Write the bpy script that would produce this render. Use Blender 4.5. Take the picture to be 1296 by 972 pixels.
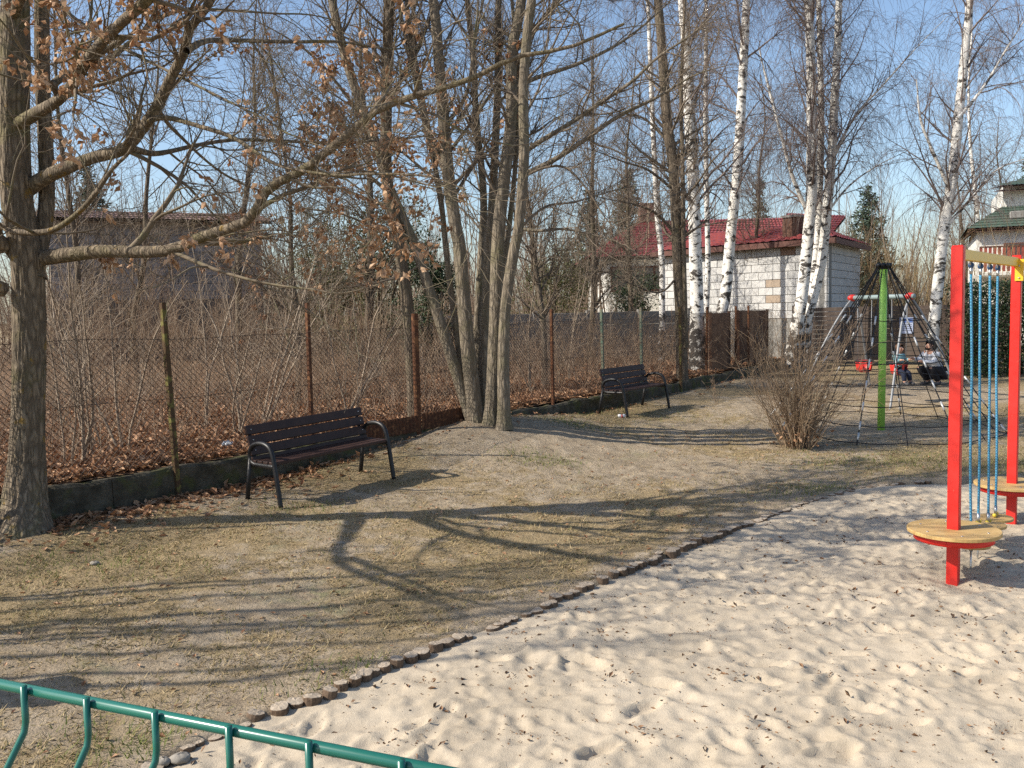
import bpy, math, random
import numpy as np
from mathutils import Vector, Matrix

for _o in list(bpy.data.objects):
    bpy.data.objects.remove(_o)
SC = bpy.context.scene
COL = SC.collection
rng = np.random.default_rng(7)
random.seed(7)
R = math.radians

# ------------------------------------------------------------------ camera
F = 1150.0                       # focal length in pixels of the 1296 wide frame
CAMZ = 2.0
PITCH, ROLL = R(4.62), R(-1.3)
CAMR = Matrix.Rotation(math.pi / 2 - PITCH, 3, 'X') @ Matrix.Rotation(ROLL, 3, 'Z')
CPOS = Vector((0, 0, CAMZ))
cam = bpy.data.cameras.new('camera')
cam.sensor_width = 36
cam.lens = F / 1296 * 36
cam.clip_start = 0.05
cam.clip_end = 2000
camo = bpy.data.objects.new('camera', cam)
camo.matrix_world = Matrix.Translation(CPOS) @ CAMR.to_4x4()
COL.objects.link(camo)
SC.camera = camo

# ------------------------------------------------------------------ sky and sun
SUN_EL = R(37)
SHX, SHY = 0.975, 0.22           # direction in which shadows fall on the ground
W = bpy.data.worlds.new('World')
SC.world = W
W.use_nodes = True
wn = W.node_tree
wn.nodes.clear()
sky = wn.nodes.new('ShaderNodeTexSky')
sky.sky_type = 'NISHITA'
sky.sun_disc = False
sky.sun_elevation = SUN_EL
sky.sun_rotation = math.atan2(-SHX, -SHY)
sky.air_density = 1.0
sky.dust_density = 1.3
sky.ozone_density = 2.0
sky.altitude = 100
bg = wn.nodes.new('ShaderNodeBackground')
bg.inputs['Strength'].default_value = 0.14
wo = wn.nodes.new('ShaderNodeOutputWorld')
wn.links.new(sky.outputs[0], bg.inputs[0])
wn.links.new(bg.outputs[0], wo.inputs[0])
sl = bpy.data.lights.new('sun', 'SUN')
sl.energy = 5.0
sl.angle = R(0.55)
sl.color = (1.0, 0.93, 0.82)
so = bpy.data.objects.new('sun', sl)
d = Vector((math.cos(SUN_EL) * SHX, math.cos(SUN_EL) * SHY, -math.sin(SUN_EL)))
so.rotation_euler = d.to_track_quat('-Z', 'Y').to_euler()
so.location = (-20, -2, 16)
COL.objects.link(so)
SC.view_settings.view_transform = 'Standard'
SC.view_settings.look = 'None'
SC.view_settings.gamma = 1
SC.view_settings.use_curve_mapping = False
SC.view_settings.exposure = 0.45
SC.cycles.use_denoising = False
SC.cycles.max_bounces = 6
SC.cycles.diffuse_bounces = 3
SC.cycles.transparent_max_bounces = 4
SC.cycles.sample_clamp_indirect = 6

# ------------------------------------------------------------------ small maths
def ss(a, b, x):
    t = np.clip((np.asarray(x, float) - a) / (b - a), 0, 1)
    return t * t * (3 - 2 * t)

def _h(ix, iy, s):
    n = (ix.astype(np.int64) * 374761393 + iy.astype(np.int64) * 668265263 + s * 974711) & 0x7fffffff
    n = ((n ^ (n >> 13)) * 1274126177) & 0x7fffffff
    n = (n ^ (n >> 16)) & 0xffff
    return n / 65535.0

def vn(x, y, s=0):
    x = np.asarray(x, float); y = np.asarray(y, float)
    ix = np.floor(x); iy = np.floor(y)
    fx = x - ix; fy = y - iy
    fx = fx * fx * (3 - 2 * fx); fy = fy * fy * (3 - 2 * fy)
    a = _h(ix, iy, s); b = _h(ix + 1, iy, s); c = _h(ix, iy + 1, s); e = _h(ix + 1, iy + 1, s)
    return (a * (1 - fx) + b * fx) * (1 - fy) + (c * (1 - fx) + e * fx) * fy

def fbm(x, y, s=0, o=4):
    t = 0; amp = .5
    for i in range(o):
        t = t + amp * (vn(x, y, s + i * 17) - .5) * 2
        x = x * 2.03 + 5.1; y = y * 2.03 + 1.7; amp *= .5
    return t

# wall line: runs away from the camera from left to right
WP = np.array([-4.6, 9.0]); WD = np.array([.6, .8]); WN = np.array([.8, -.6])   # WN points to the playground
MOUND = np.array([-.42, 13.9])

def ter(x, y):
    x = np.asarray(x, float); y = np.asarray(y, float)
    z = .22 * ss(13, 25, y) + .35 * ss(25, 60, y)
    dw = (x - WP[0]) * WN[0] + (y - WP[1]) * WN[1]          # the lawn falls gently away from the wall
    z = z - .058 * (np.clip(dw - .4, 0, 4.2) - .35 * ss(3.2, 5.2, dw)) * ss(30, 20, y)
    dx = (x - MOUND[0]) * .6 + (y - MOUND[1]) * .8
    dy = (x - MOUND[0]) * .8 - (y - MOUND[1]) * .6
    z = z + .33 * np.exp(-((dx / 2.3) ** 2 + (dy / 1.5) ** 2))
    return z

def ray(px, py):
    v = CAMR @ Vector(((px - 648) / F, -(py - 486) / F, -1))
    return v / v.y

def P(px, py, dist):
    return np.array(CPOS + ray(px, py) * dist)

def G(px, py, off=0.0):
    v = ray(px, py); z = 0.0
    for _ in range(30):
        t = (z + off - CAMZ) / v.z
        p = CPOS + v * t
        z = .5 * z + .5 * float(ter(p.x, p.y))
    return np.array([p.x, p.y, z])

def wallpt(px, back=0.0):
    """point of the wall line (pushed back behind it) in the picture column px at the horizon"""
    k = (px - 648) / F
    b = WP - WN * back
    # b + t*WD : x = k*y
    t = (k * b[1] - b[0]) / (WD[0] - k * WD[1])
    return b + t * WD

# ------------------------------------------------------------------ mesh helpers
def mesh_from(name, V, faces, smooth=False):
    """faces: list of int arrays, each (n,3) or (n,4)"""
    me = bpy.data.meshes.new(name)
    V = np.asarray(V, np.float32)
    me.vertices.add(len(V))
    me.vertices.foreach_set('co', V.ravel())
    fl = [np.asarray(f, np.int32) for f in faces if len(f)]
    nl = sum(f.size for f in fl); nf = sum(len(f) for f in fl)
    me.loops.add(nl)
    me.loops.foreach_set('vertex_index', np.concatenate([f.ravel() for f in fl]))
    starts = []; o = 0
    for f in fl:
        starts.append(np.arange(len(f)) * f.shape[1] + o); o += f.size
    me.polygons.add(nf)
    me.polygons.foreach_set('loop_start', np.concatenate(starts).astype(np.int32))
    me.polygons.foreach_set('use_smooth', np.full(nf, bool(smooth)))
    me.update(calc_edges=True)
    return me

class MB:
    """collects shapes in world coordinates; build() links them as one mesh object"""
    def __init__(s):
        s.v = []; s.f = []; s.n = 0
    def add(s, V, faces):
        V = np.asarray(V, float).reshape(-1, 3)
        s.v.append(V)
        for f in faces:
            s.f.append(np.asarray(f, np.int64) + s.n)
        s.n += len(V)
        return s
    def box(s, c, size, ax=None, taper=1.0, bev=0.0):
        """c centre, size full sizes, ax 3x3 rows = local axes"""
        ax = np.eye(3) if ax is None else np.asarray(ax, float)
        h = np.asarray(size, float) / 2
        if bev <= 0:
            q = np.array([[-1, -1, -1], [1, -1, -1], [1, 1, -1], [-1, 1, -1], [-1, -1, 1], [1, -1, 1], [1, 1, 1], [-1, 1, 1]], float)
            q[4:, :2] *= taper
            V = np.asarray(c) + (q * h) @ ax
            return s.add(V, [[[0, 3, 2, 1], [4, 5, 6, 7], [0, 1, 5, 4], [1, 2, 6, 5], [2, 3, 7, 6], [3, 0, 4, 7]]])
        b = np.minimum(bev, h * .45)
        V = []; idx = {}
        for ix in (0, 1):
            for iy in (0, 1):
                for iz in (0, 1):
                    sg = np.array([ix, iy, iz]) * 2 - 1
                    for a in range(3):
                        p = sg * h - sg * b
                        p[a] = sg[a] * h[a]
                        idx[(ix, iy, iz, a)] = len(V); V.append(p)
        quads = []; tris = []
        for a in range(3):
            b1, c1 = (a + 1) % 3, (a + 2) % 3
            for sgn in (0, 1):
                r = []
                for u, w in ((0, 0), (1, 0), (1, 1), (0, 1)):
                    t = [0, 0, 0]; t[a] = sgn; t[b1] = u; t[c1] = w
                    r.append(idx[tuple(t) + (a,)])
                quads.append(r if sgn else r[::-1])
        for a in range(3):           # edges along axis a
            b1, c1 = (a + 1) % 3, (a + 2) % 3
            for u in (0, 1):
                for w in (0, 1):
                    t0 = [0, 0, 0]; t0[b1] = u; t0[c1] = w
                    t1 = list(t0); t1[a] = 1
                    r = [idx[tuple(t0) + (b1,)], idx[tuple(t1) + (b1,)], idx[tuple(t1) + (c1,)], idx[tuple(t0) + (c1,)]]
                    quads.append(r if (u ^ w) else r[::-1])
        for key in [(i, j, k) for i in (0, 1) for j in (0, 1) for k in (0, 1)]:
            tris.append([idx[key + (a,)] for a in range(3)] if sum(key) % 2 else [idx[key + (a,)] for a in (0, 2, 1)])
        return s.add(np.asarray(c) + np.array(V) @ ax, [quads, tris])
    def tube(s, pts, r, sides=8, cap=True):
        pts = np.asarray(pts, float)
        k = len(pts)
        rr = np.broadcast_to(np.asarray(r, float), (k,))
        V, f = tubes(pts[None], rr[None], sides)
        fs = [f]
        if cap:
            a = np.arange(sides)
            V = np.vstack([V, pts[0], pts[-1]])
            n = k * sides
            fs.append(np.stack([np.full(sides, n), (a + 1) % sides, a], 1))
            fs.append(np.stack([np.full(sides, n + 1), n - sides + a, n - sides + (a + 1) % sides], 1))
        return s.add(V, fs)
    def disc(s, c, r, th, sides=40, ax=None, bev=.004):
        """flat round slab, c is the centre of its top"""
        ax = np.eye(3) if ax is None else np.asarray(ax, float)
        a = np.linspace(0, 2 * np.pi, sides, endpoint=False)
        prof = [(0, 0), (r - bev, 0), (r, -bev), (r, -th + bev), (r - bev, -th), (0, -th)]
        V = []
        for q, z in prof[1:5]:
            V.append(np.stack([q * np.cos(a), q * np.sin(a), np.full(sides, z)], 1))
        V = np.vstack(V + [[[0, 0, 0]], [[0, 0, -th]]])
        i = np.arange(sides); j = (i + 1) % sides
        fs = [np.stack([np.full(sides, 4 * sides), i, j], 1), np.stack([np.full(sides, 4 * sides + 1), 3 * sides + j, 3 * sides + i], 1)]
        qs = [np.stack([t * sides + i, (t + 1) * sides + i, (t + 1) * sides + j, t * sides + j], 1) for t in range(3)]
        return s.add(np.asarray(c) + V @ ax, fs + qs)
    def sphere(s, c, r, n=10, m=7, sq=(1, 1, 1)):
        V = []; 
        for j in range(m + 1):
            t = np.pi * j / m
            for i in range(n):
                p = 2 * np.pi * i / n
                V.append([np.sin(t) * np.cos(p) * sq[0], np.sin(t) * np.sin(p) * sq[1], np.cos(t) * sq[2]])
        q = []
        for j in range(m):
            for i in range(n):
                q.append([j * n + i, (j + 1) * n + i, (j + 1) * n + (i + 1) % n, j * n + (i + 1) % n])
        return s.add(np.asarray(c) + np.array(V) * r, [q])
    def quad(s, a, b, c, e):
        return s.add([a, b, c, e], [[[0, 1, 2, 3]]])
    def build(s, name, m, parent=None, smooth=False):
        V = np.vstack(s.v)
        fs = {}
        for f in s.f:
            if len(f):
                fs.setdefault(f.shape[1], []).append(f)
        return put(name, V, [np.vstack(x) for x in fs.values()], m, parent, smooth)

def tubes(Pt, Rd, sides):
    """Pt (n,k,3), Rd (n,k) -> verts, quads"""
    n, k, _ = Pt.shape
    T = np.gradient(Pt, axis=1)
    T /= np.linalg.norm(T, axis=2, keepdims=True) + 1e-12
    m = np.abs(T.mean(1))
    ref = np.eye(3)[np.argmin(m, 1)][:, None, :]
    N = np.cross(T, np.broadcast_to(ref, T.shape))
    N /= np.linalg.norm(N, axis=2, keepdims=True) + 1e-12
    B = np.cross(T, N)
    a = np.linspace(0, 2 * np.pi, sides, endpoint=False)
    V = Pt[:, :, None, :] + Rd[:, :, None, None] * (np.cos(a)[None, None, :, None] * N[:, :, None, :] + np.sin(a)[None, None, :, None] * B[:, :, None, :])
    V = V.reshape(-1, 3)
    base = (np.arange(n) * k * sides)[:, None, None] + (np.arange(k - 1) * sides)[None, :, None]
    i = np.arange(sides)[None, None, :]; j = (i + 1) % sides
    f = np.stack([base + i, base + j, base + sides + j, base + sides + i], -1).reshape(-1, 4)
    return V, f

def put(name, V, faces, m, parent=None, smooth=False, local=False):
    V = np.asarray(V, float)
    o0 = np.array(parent_world(parent)) if (parent is not None and not local) else np.zeros(3)
    me = mesh_from(name, V - o0, faces, smooth)
    return link(name, me, m, parent)

def parent_world(p):
    l = Vector((0, 0, 0))
    while p is not None:
        l = l + p.location; p = p.parent
    return l

def link(name, me, m, parent=None):
    if m is not None and len(me.materials) == 0:
        me.materials.append(m)
    o = bpy.data.objects.new(name, me)
    COL.objects.link(o)
    if parent is not None:
        o.parent = parent
    return o

def tag(o, label, cat, group=None):
    o['label'] = label; o['category'] = cat
    if group: o['group'] = group
    return o

def thing(name, label, cat, loc, group=None):
    o = bpy.data.objects.new(name, None)
    o.empty_display_size = .2
    o.location = Vector([float(c) for c in loc])
    COL.objects.link(o)
    return tag(o, label, cat, group)

def structure(o):
    o['kind'] = 'structure'; return o

def stuff(o, label=None, cat=None):
    o['kind'] = 'stuff'
    if label: tag(o, label, cat)
    return o

def smooth_line(pts, k, wob=0.0, r=None):
    """Catmull-Rom resample of a hand placed polyline to k points"""
    p = np.asarray(pts, float)
    n = len(p)
    if n == 2:
        t = np.linspace(0, 1, k)[:, None]
        q = p[0] * (1 - t) + p[1] * t
    else:
        e = np.vstack([2 * p[0] - p[1], p, 2 * p[-1] - p[-2]])
        dl = np.r_[0, np.cumsum(np.linalg.norm(np.diff(p, axis=0), axis=1))]
        s = np.linspace(0, dl[-1], k)
        i = np.clip(np.searchsorted(dl, s, 'right') - 1, 0, n - 2)
        f = ((s - dl[i]) / (dl[i + 1] - dl[i]))[:, None]
        a, b, c, e2 = e[i], e[i + 1], e[i + 2], e[i + 3]
        q = .5 * (2 * b + (c - a) * f + (2 * a - 5 * b + 4 * c - e2) * f ** 2 + (3 * b - a - 3 * c + e2) * f ** 3)
    if wob:
        w = (r or rng).normal(0, wob, q.shape); w[0] = 0
        q = q + w
    return q

def grow(Pp, Rp, n, g, t=(.2, 1.), ang=(50, 14), length=(.5, 1.2), tt=.5, k=6, rr=.6, up=0., trop=0., wob=.16, rmin=.0025, rmax=9., bias=None):
    K = Pp.shape[1]
    L = np.linalg.norm(np.diff(Pp, axis=1), axis=2).sum(1)
    idx = g.choice(len(Pp), n, p=L / L.sum())
    u = g.uniform(t[0], t[1], n)
    s = u * (K - 1) * .9999; i = s.astype(int); f = (s - i)[:, None]
    p0 = Pp[idx, i]; p1 = Pp[idx, i + 1]
    pos = p0 * (1 - f) + p1 * f
    tan = p1 - p0; tan /= np.linalg.norm(tan, axis=1, keepdims=True) + 1e-9
    rad = Rp[idx, i] * (1 - f[:, 0]) + Rp[idx, i + 1] * f[:, 0]
    q = g.normal(0, 1, (n, 3))
    if bias is not None: q = q + np.asarray(bias)
    q -= (q * tan).sum(1, keepdims=True) * tan
    q /= np.linalg.norm(q, axis=1, keepdims=True) + 1e-9
    a = np.radians(np.clip(g.normal(ang[0], ang[1], n), 8, 120))[:, None]
    dd = np.cos(a) * tan + np.sin(a) * q
    dd[:, 2] += up
    dd /= np.linalg.norm(dd, axis=1, keepdims=True) + 1e-9
    ln = g.uniform(length[0], length[1], n) * (1 - tt * u)
    r0 = np.clip(rad * rr * g.uniform(.65, 1.05, n), rmin * 1.3, rmax)
    pts = np.zeros((n, k, 3)); pts[:, 0] = pos
    st = (ln / (k - 1))[:, None]
    for j in range(1, k):
        dd = dd + g.normal(0, wob, (n, 3)); dd[:, 2] += trop
        dd /= np.linalg.norm(dd, axis=1, keepdims=True) + 1e-9
        pts[:, j] = pts[:, j - 1] + dd * st
    w = np.linspace(0, 1, k)[None]
    rad = r0[:, None] * (1 - w) + np.minimum(rmin, r0)[:, None] * w
    return pts, rad

def gather(sets):
    """sets of (P,R,sides) -> verts, faces"""
    V = []; Fc = []; o = 0
    for a, b, s in sets:
        v, f = tubes(a, b, s)
        V.append(v); Fc.append(f + o); o += len(v)
    return np.vstack(V), [np.vstack(Fc)]

def leaf_mesh(pos, size, g, hang=0.0, flat=0.0, fold=.35, narrow=.55):
    """a folded six point leaf at each position: 4 triangles"""
    n = len(pos)
    a = g.normal(0, 1, (n, 3)); a[:, 2] *= (1 - flat); a[:, 2] -= hang
    a /= np.linalg.norm(a, axis=1, keepdims=True)
    b = g.normal(0, 1, (n, 3))
    if flat: b = b * (1 - flat) + np.cross(np.array([0, 0, 1.]), a) * flat * 2
    b -= (a * b).sum(1, keepdims=True) * a
    b /= np.linalg.norm(b, axis=1, keepdims=True)
    c = np.cross(a, b)
    s = np.broadcast_to(np.asarray(size, float), (n,))[:, None]
    w = s * narrow * .5
    fo = fold * g.uniform(.2, 1.3, (n, 1)) * w
    cu = s * g.uniform(-.18, .18, (n, 1))
    pts = np.stack([pos, pos + a * s * .45 + c * cu * .0 - c * fo, pos + a * s + c * cu,
                    pos + a * s * .5 + b * w + c * fo, pos + a * s * .5 - b * w + c * fo], 1)
    V = pts.reshape(-1, 3)
    o = (np.arange(n) * 5)[:, None]
    f = np.vstack([o + np.array([0, 3, 1]), o + np.array([1, 3, 2]), o + np.array([0, 1, 4]), o + np.array([1, 2, 4])])
    return V, [f]

# ------------------------------------------------------------------ materials
MATS = {}
def ramp(nt, stops, fac):
    r = nt.nodes.new('ShaderNodeValToRGB')
    el = r.color_ramp.elements
    while len(el) < len(stops): el.new(.5)
    for e, (p, c) in zip(el, stops):
        e.position = p; e.color = tuple(c) + (1,)
    nt.links.new(fac, r.inputs[0])
    return r.outputs[0]

def newmat(name, rough=.85, spec=.3, metal=0.):
    m = bpy.data.materials.new(name); m.use_nodes = True
    nt = m.node_tree
    b = nt.nodes['Principled BSDF']
    b.inputs['Roughness'].default_value = rough
    b.inputs['Specular IOR Level'].default_value = spec
    b.inputs['Metallic'].default_value = metal
    return m, nt, b

def coords(nt, scale=(1, 1, 1), kind='Object'):
    tc = nt.nodes.new('ShaderNodeTexCoord')
    mp = nt.nodes.new('ShaderNodeMapping')
    mp.inputs['Scale'].default_value = scale
    nt.links.new(tc.outputs[kind], mp.inputs[0])
    return mp.outputs[0]

def noise(nt, vec, scale, detail=4, rough=.55, dist=0.):
    n = nt.nodes.new('ShaderNodeTexNoise')
    n.inputs['Scale'].default_value = scale
    n.inputs['Detail'].default_value = detail
    n.inputs['Roughness'].default_value = rough
    n.inputs['Distortion'].default_value = dist
    nt.links.new(vec, n.inputs['Vector'])
    return n.outputs['Fac']

def bump(nt, b, h, strength=.4, dist=.02):
    bp = nt.nodes.new('ShaderNodeBump')
    bp.inputs['Strength'].default_value = strength
    bp.inputs['Distance'].default_value = dist
    nt.links.new(h, bp.inputs['Height'])
    nt.links.new(bp.outputs[0], b.inputs['Normal'])
    return bp

def mixc(nt, fac, a, b, mode='MIX'):
    m = nt.nodes.new('ShaderNodeMix'); m.data_type = 'RGBA'; m.blend_type = mode
    for s, v in ((m.inputs[0], fac), (m.inputs[6], a), (m.inputs[7], b)):
        if hasattr(v, 'is_output'): nt.links.new(v, s)
        elif isinstance(v, (int, float)): s.default_value = v
        else: s.default_value = tuple(v) + (1,)
    return m.outputs[2]

def math_n(nt, op, a, b=None):
    m = nt.nodes.new('ShaderNodeMath'); m.operation = op
    for s, v in ((m.inputs[0], a), (m.inputs[1], b)):
        if v is None: continue
        if hasattr(v, 'is_output'): nt.links.new(v, s)
        else: s.default_value = v
    return m.outputs[0]

def plain(name, c1, c2=None, scale=6, rough=.7, spec=.3, metal=0., bmp=.2, bd=.01, stretch=(1, 1, 1), detail=5, c3=None, lo=.35, hi=.65):
    if name in MATS: return MATS[name]
    m, nt, b = newmat(name, rough, spec, metal)
    c2 = c2 or tuple(v * .8 for v in c1)
    v = coords(nt, stretch)
    n = noise(nt, v, scale, detail)
    st = [(lo, c1), (hi, c2)] if c3 is None else [(lo, c1), ((lo + hi) / 2, c2), (hi, c3)]
    nt.links.new(ramp(nt, st, n), b.inputs['Base Color'])
    if bmp:
        bump(nt, b, noise(nt, v, scale * 3, 4), bmp, bd)
    MATS[name] = m
    return m

def island(name, cols, rough=.8, spec=.2, trans=0.):
    """colour varies from piece to piece"""
    if name in MATS: return MATS[name]
    m, nt, b = newmat(name, rough, spec)
    g = nt.nodes.new('ShaderNodeNewGeometry')
    st = [(i / max(1, len(cols) - 1), c) for i, c in enumerate(cols)]
    c = ramp(nt, st, g.outputs['Random Per Island'])
    nt.links.new(c, b.inputs['Base Color'])
    if trans:
        tr = nt.nodes.new('ShaderNodeBsdfTranslucent')
        nt.links.new(c, tr.inputs[0])
        mx = nt.nodes.new('ShaderNodeMixShader'); mx.inputs[0].default_value = trans
        out = nt.nodes['Material Output']
        nt.links.new(b.outputs[0], mx.inputs[1]); nt.links.new(tr.outputs[0], mx.inputs[2])
        nt.links.new(mx.outputs[0], out.inputs[0])
    MATS[name] = m
    return m

def bark(name, dark, light, moss=None, scale=9., mossamt=.6, lichen=None):
    m, nt, b = newmat(name, .92, .12)
    v = coords(nt, (1, 1, .22))
    vr = nt.nodes.new('ShaderNodeTexVoronoi'); vr.feature = 'DISTANCE_TO_EDGE'
    vr.inputs['Scale'].default_value = scale * 2.2
    ds = nt.nodes.new('ShaderNodeTexNoise'); ds.inputs['Scale'].default_value = scale * 2; ds.inputs['Detail'].default_value = 4
    nt.links.new(v, ds.inputs['Vector'])
    vv = nt.nodes.new('ShaderNodeVectorMath'); vv.operation = 'ADD'
    sc = nt.nodes.new('ShaderNodeVectorMath'); sc.operation = 'SCALE'; sc.inputs['Scale'].default_value = .09
    nt.links.new(ds.outputs['Color'], sc.inputs[0])
    nt.links.new(v, vv.inputs[0]); nt.links.new(sc.outputs[0], vv.inputs[1])
    nt.links.new(vv.outputs[0], vr.inputs['Vector'])
    n = noise(nt, v, scale * 3, 6, .65)
    cr = ramp(nt, [(0.02, dark), (.35, light)], vr.outputs['Distance'])
    c = mixc(nt, math_n(nt, 'MULTIPLY', n, .9), cr, tuple((a + e) / 2 for a, e in zip(dark, light)))
    v2 = coords(nt, (1, 1, 1))
    if moss:
        n2 = noise(nt, v2, 2.2, 6, .65)
        c = mixc(nt, ramp(nt, [(.5, (0, 0, 0)), (.68, (mossamt,) * 3)], n2), c, moss)
    if lichen:
        n3 = noise(nt, v2, 7.5, 4, .6)
        c = mixc(nt, ramp(nt, [(.62, (0, 0, 0)), (.68, (.7,) * 3)], n3), c, lichen)
    nt.links.new(c, b.inputs['Base Color'])
    hh = math_n(nt, 'ADD', math_n(nt, 'MINIMUM', vr.outputs['Distance'], .35), math_n(nt, 'MULTIPLY', n, .35))
    bump(nt, b, hh, .9, .035)
    MATS[name] = m
    return m

# ================================================================== GROUND
EDGE_PX = [(60, 1060), (140, 1005), (205, 962), (270, 930), (340, 902), (395, 884), (440, 866), (495, 843), (560, 815), (612, 795), (660, 778), (700, 762),
           (740, 744), (790, 724), (830, 708), (868, 693), (900, 680), (935, 666), (965, 655), (1000, 641), (1030, 631),
           (1062, 622), (1110, 613), (1180, 607), (1296, 603), (1500, 597), (1900, 590)]
EDGE = np.array([G(*p)[:2] for p in EDGE_PX])
EDGE_S = smooth_line(np.c_[EDGE, np.zeros(len(EDGE))], 110)[:, :2]

def edge_dist(x, y):
    """signed distance to the sand edge: positive on the sand"""
    sh = np.shape(x)
    p = np.stack([np.ravel(x), np.ravel(y)], 1)
    out = np.empty(len(p))
    A = EDGE_S[:-1]; D = EDGE_S[1:] - A
    LL = (D ** 2).sum(1)
    for s in range(0, len(p), 4000):
        q = p[s:s + 4000]
        r = q[:, None] - A[None]
        t = np.clip((r * D[None]).sum(2) / LL, 0, 1)
        e = r - t[..., None] * D[None]
        dd = (e ** 2).sum(2)
        j = dd.argmin(1); ii = np.arange(len(q))
        cr = D[j, 0] * e[ii, j, 1] - D[j, 1] * e[ii, j, 0]
        out[s:s + 4000] = np.sqrt(dd[ii, j]) * np.where(cr < 0, 1, -1)
    return out.reshape(sh)

def axis(lo, hi, step, far0, far1, grow_=1.25):
    a = list(np.arange(lo, hi, step))
    s = step; v = a[-1]
    while v < far1:
        s *= grow_; v += s; a.append(v)
    s = step; v = lo; b = []
    while v > far0:
        s *= grow_; v -= s; b.append(v)
    return np.array(b[::-1] + a)

def lumps(x, y):
    return .018 * fbm(x * 1.3, y * 1.3, 3, 3) + .024 * fbm(x * 4.5, y * 4.5, 11, 3)

gx = axis(-5.8, 6.6, .045, -420, 420, 1.18); gy = axis(2.6, 14.5, .045, -60, 900, 1.12)
X, Y = np.meshgrid(gx, gy)
ed = np.full(X.shape, -5.0)
near = (X > -4) & (X < 16) & (Y > -3) & (Y < 14)
ed[near] = edge_dist(X[near], Y[near])
ed[(X >= 16) & (Y < 9)] = 5
behind = -((X - WP[0]) * WN[0] + (Y - WP[1]) * WN[1])          # > 0 behind the wall
wall_u = (X - WP[0]) * WD[0] + (Y - WP[1]) * WD[1]
Zg = ter(X, Y) + lumps(X, Y) * ss(120, 30, Y)
Zg = Zg - .22 * ss(-.03, .13, ed) - .25 * ss(.25, .6, behind) * (np.abs(X) < 60) * (wall_u < 21)
ny, nx = X.shape
i = np.arange(ny * nx).reshape(ny, nx)
gf = np.stack([i[:-1, :-1], i[:-1, 1:], i[1:, 1:], i[1:, :-1]], -1).reshape(-1, 4)

def ground_mat():
    m, nt, b = newmat('dry_lawn', .95, .1)
    v = coords(nt)
    n1 = noise(nt, v, .9, 6, .6); n2 = noise(nt, v, 5, 6, .65); n3 = noise(nt, v, 45, 5, .7); n4 = noise(nt, v, .45, 5, .6, 1.2)
    straw = ramp(nt, [(.3, (.225, .165, .09)), (.5, (.32, .24, .135)), (.7, (.42, .325, .20))], n3)
    soil = ramp(nt, [(.3, (.245, .19, .13)), (.55, (.37, .295, .205)), (.75, (.48, .395, .29))], n2)
    a = nt.nodes.new('ShaderNodeAttribute'); a.attribute_name = 'bare'
    k = math_n(nt, 'ADD', a.outputs['Fac'], math_n(nt, 'MULTIPLY', math_n(nt, 'SUBTRACT', n2, .5), 1.1))
    c = mixc(nt, ramp(nt, [(.38, (0, 0, 0)), (.62, (1, 1, 1))], k), straw, soil)
    gm = math_n(nt, 'MULTIPLY', ramp(nt, [(.56, (0, 0, 0)), (.72, (.6,) * 3)], n4), ramp(nt, [(.45, (0, 0, 0)), (.6, (1, 1, 1))], n2))
    c = mixc(nt, gm, c, (.13, .15, .045))
    nt.links.new(c, b.inputs['Base Color'])
    h = math_n(nt, 'ADD', math_n(nt, 'MULTIPLY', n3, .5), n2)
    bump(nt, b, h, 1.0, .05)
    return m

def bare_f(x, y):
    """how bare the lawn is: worn round the tree mound, along the benches and the sand"""
    b = .33 + .62 * fbm(x * .6, y * .6, 41, 4) + .25 * fbm(x * 2.3, y * 2.3, 47, 3)
    b = b + .6 * np.exp(-(((x - MOUND[0] - .6) / 2.4) ** 2 + ((y - MOUND[1] + .6) / 1.9) ** 2))
    b = b + .35 * np.exp(-((x + 1.6) / 1.6) ** 2 - ((y - 9.9) / .9) ** 2)
    b = b + .55 * np.exp(-((x - 6.2) / 2.6) ** 2 - ((y - 15.8) / 2.0) ** 2) + .5 * np.exp(-((x - 9) / 3) ** 2 - ((y - 20.) / 2.0) ** 2)
    return np.clip(b, 0, 1)

ground = structure(put('ground', np.stack([X, Y, Zg], -1).reshape(-1, 3), [gf], ground_mat(), smooth=True))
BARE = bare_f(X, Y) + .5 * np.exp(-(np.minimum(ed, 0) / .35) ** 2) * (ed > -2)
at = ground.data.attributes.new('bare', 'FLOAT', 'POINT')
at.data.foreach_set('value', np.clip(BARE, 0, 1).ravel().astype(np.float32))

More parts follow.
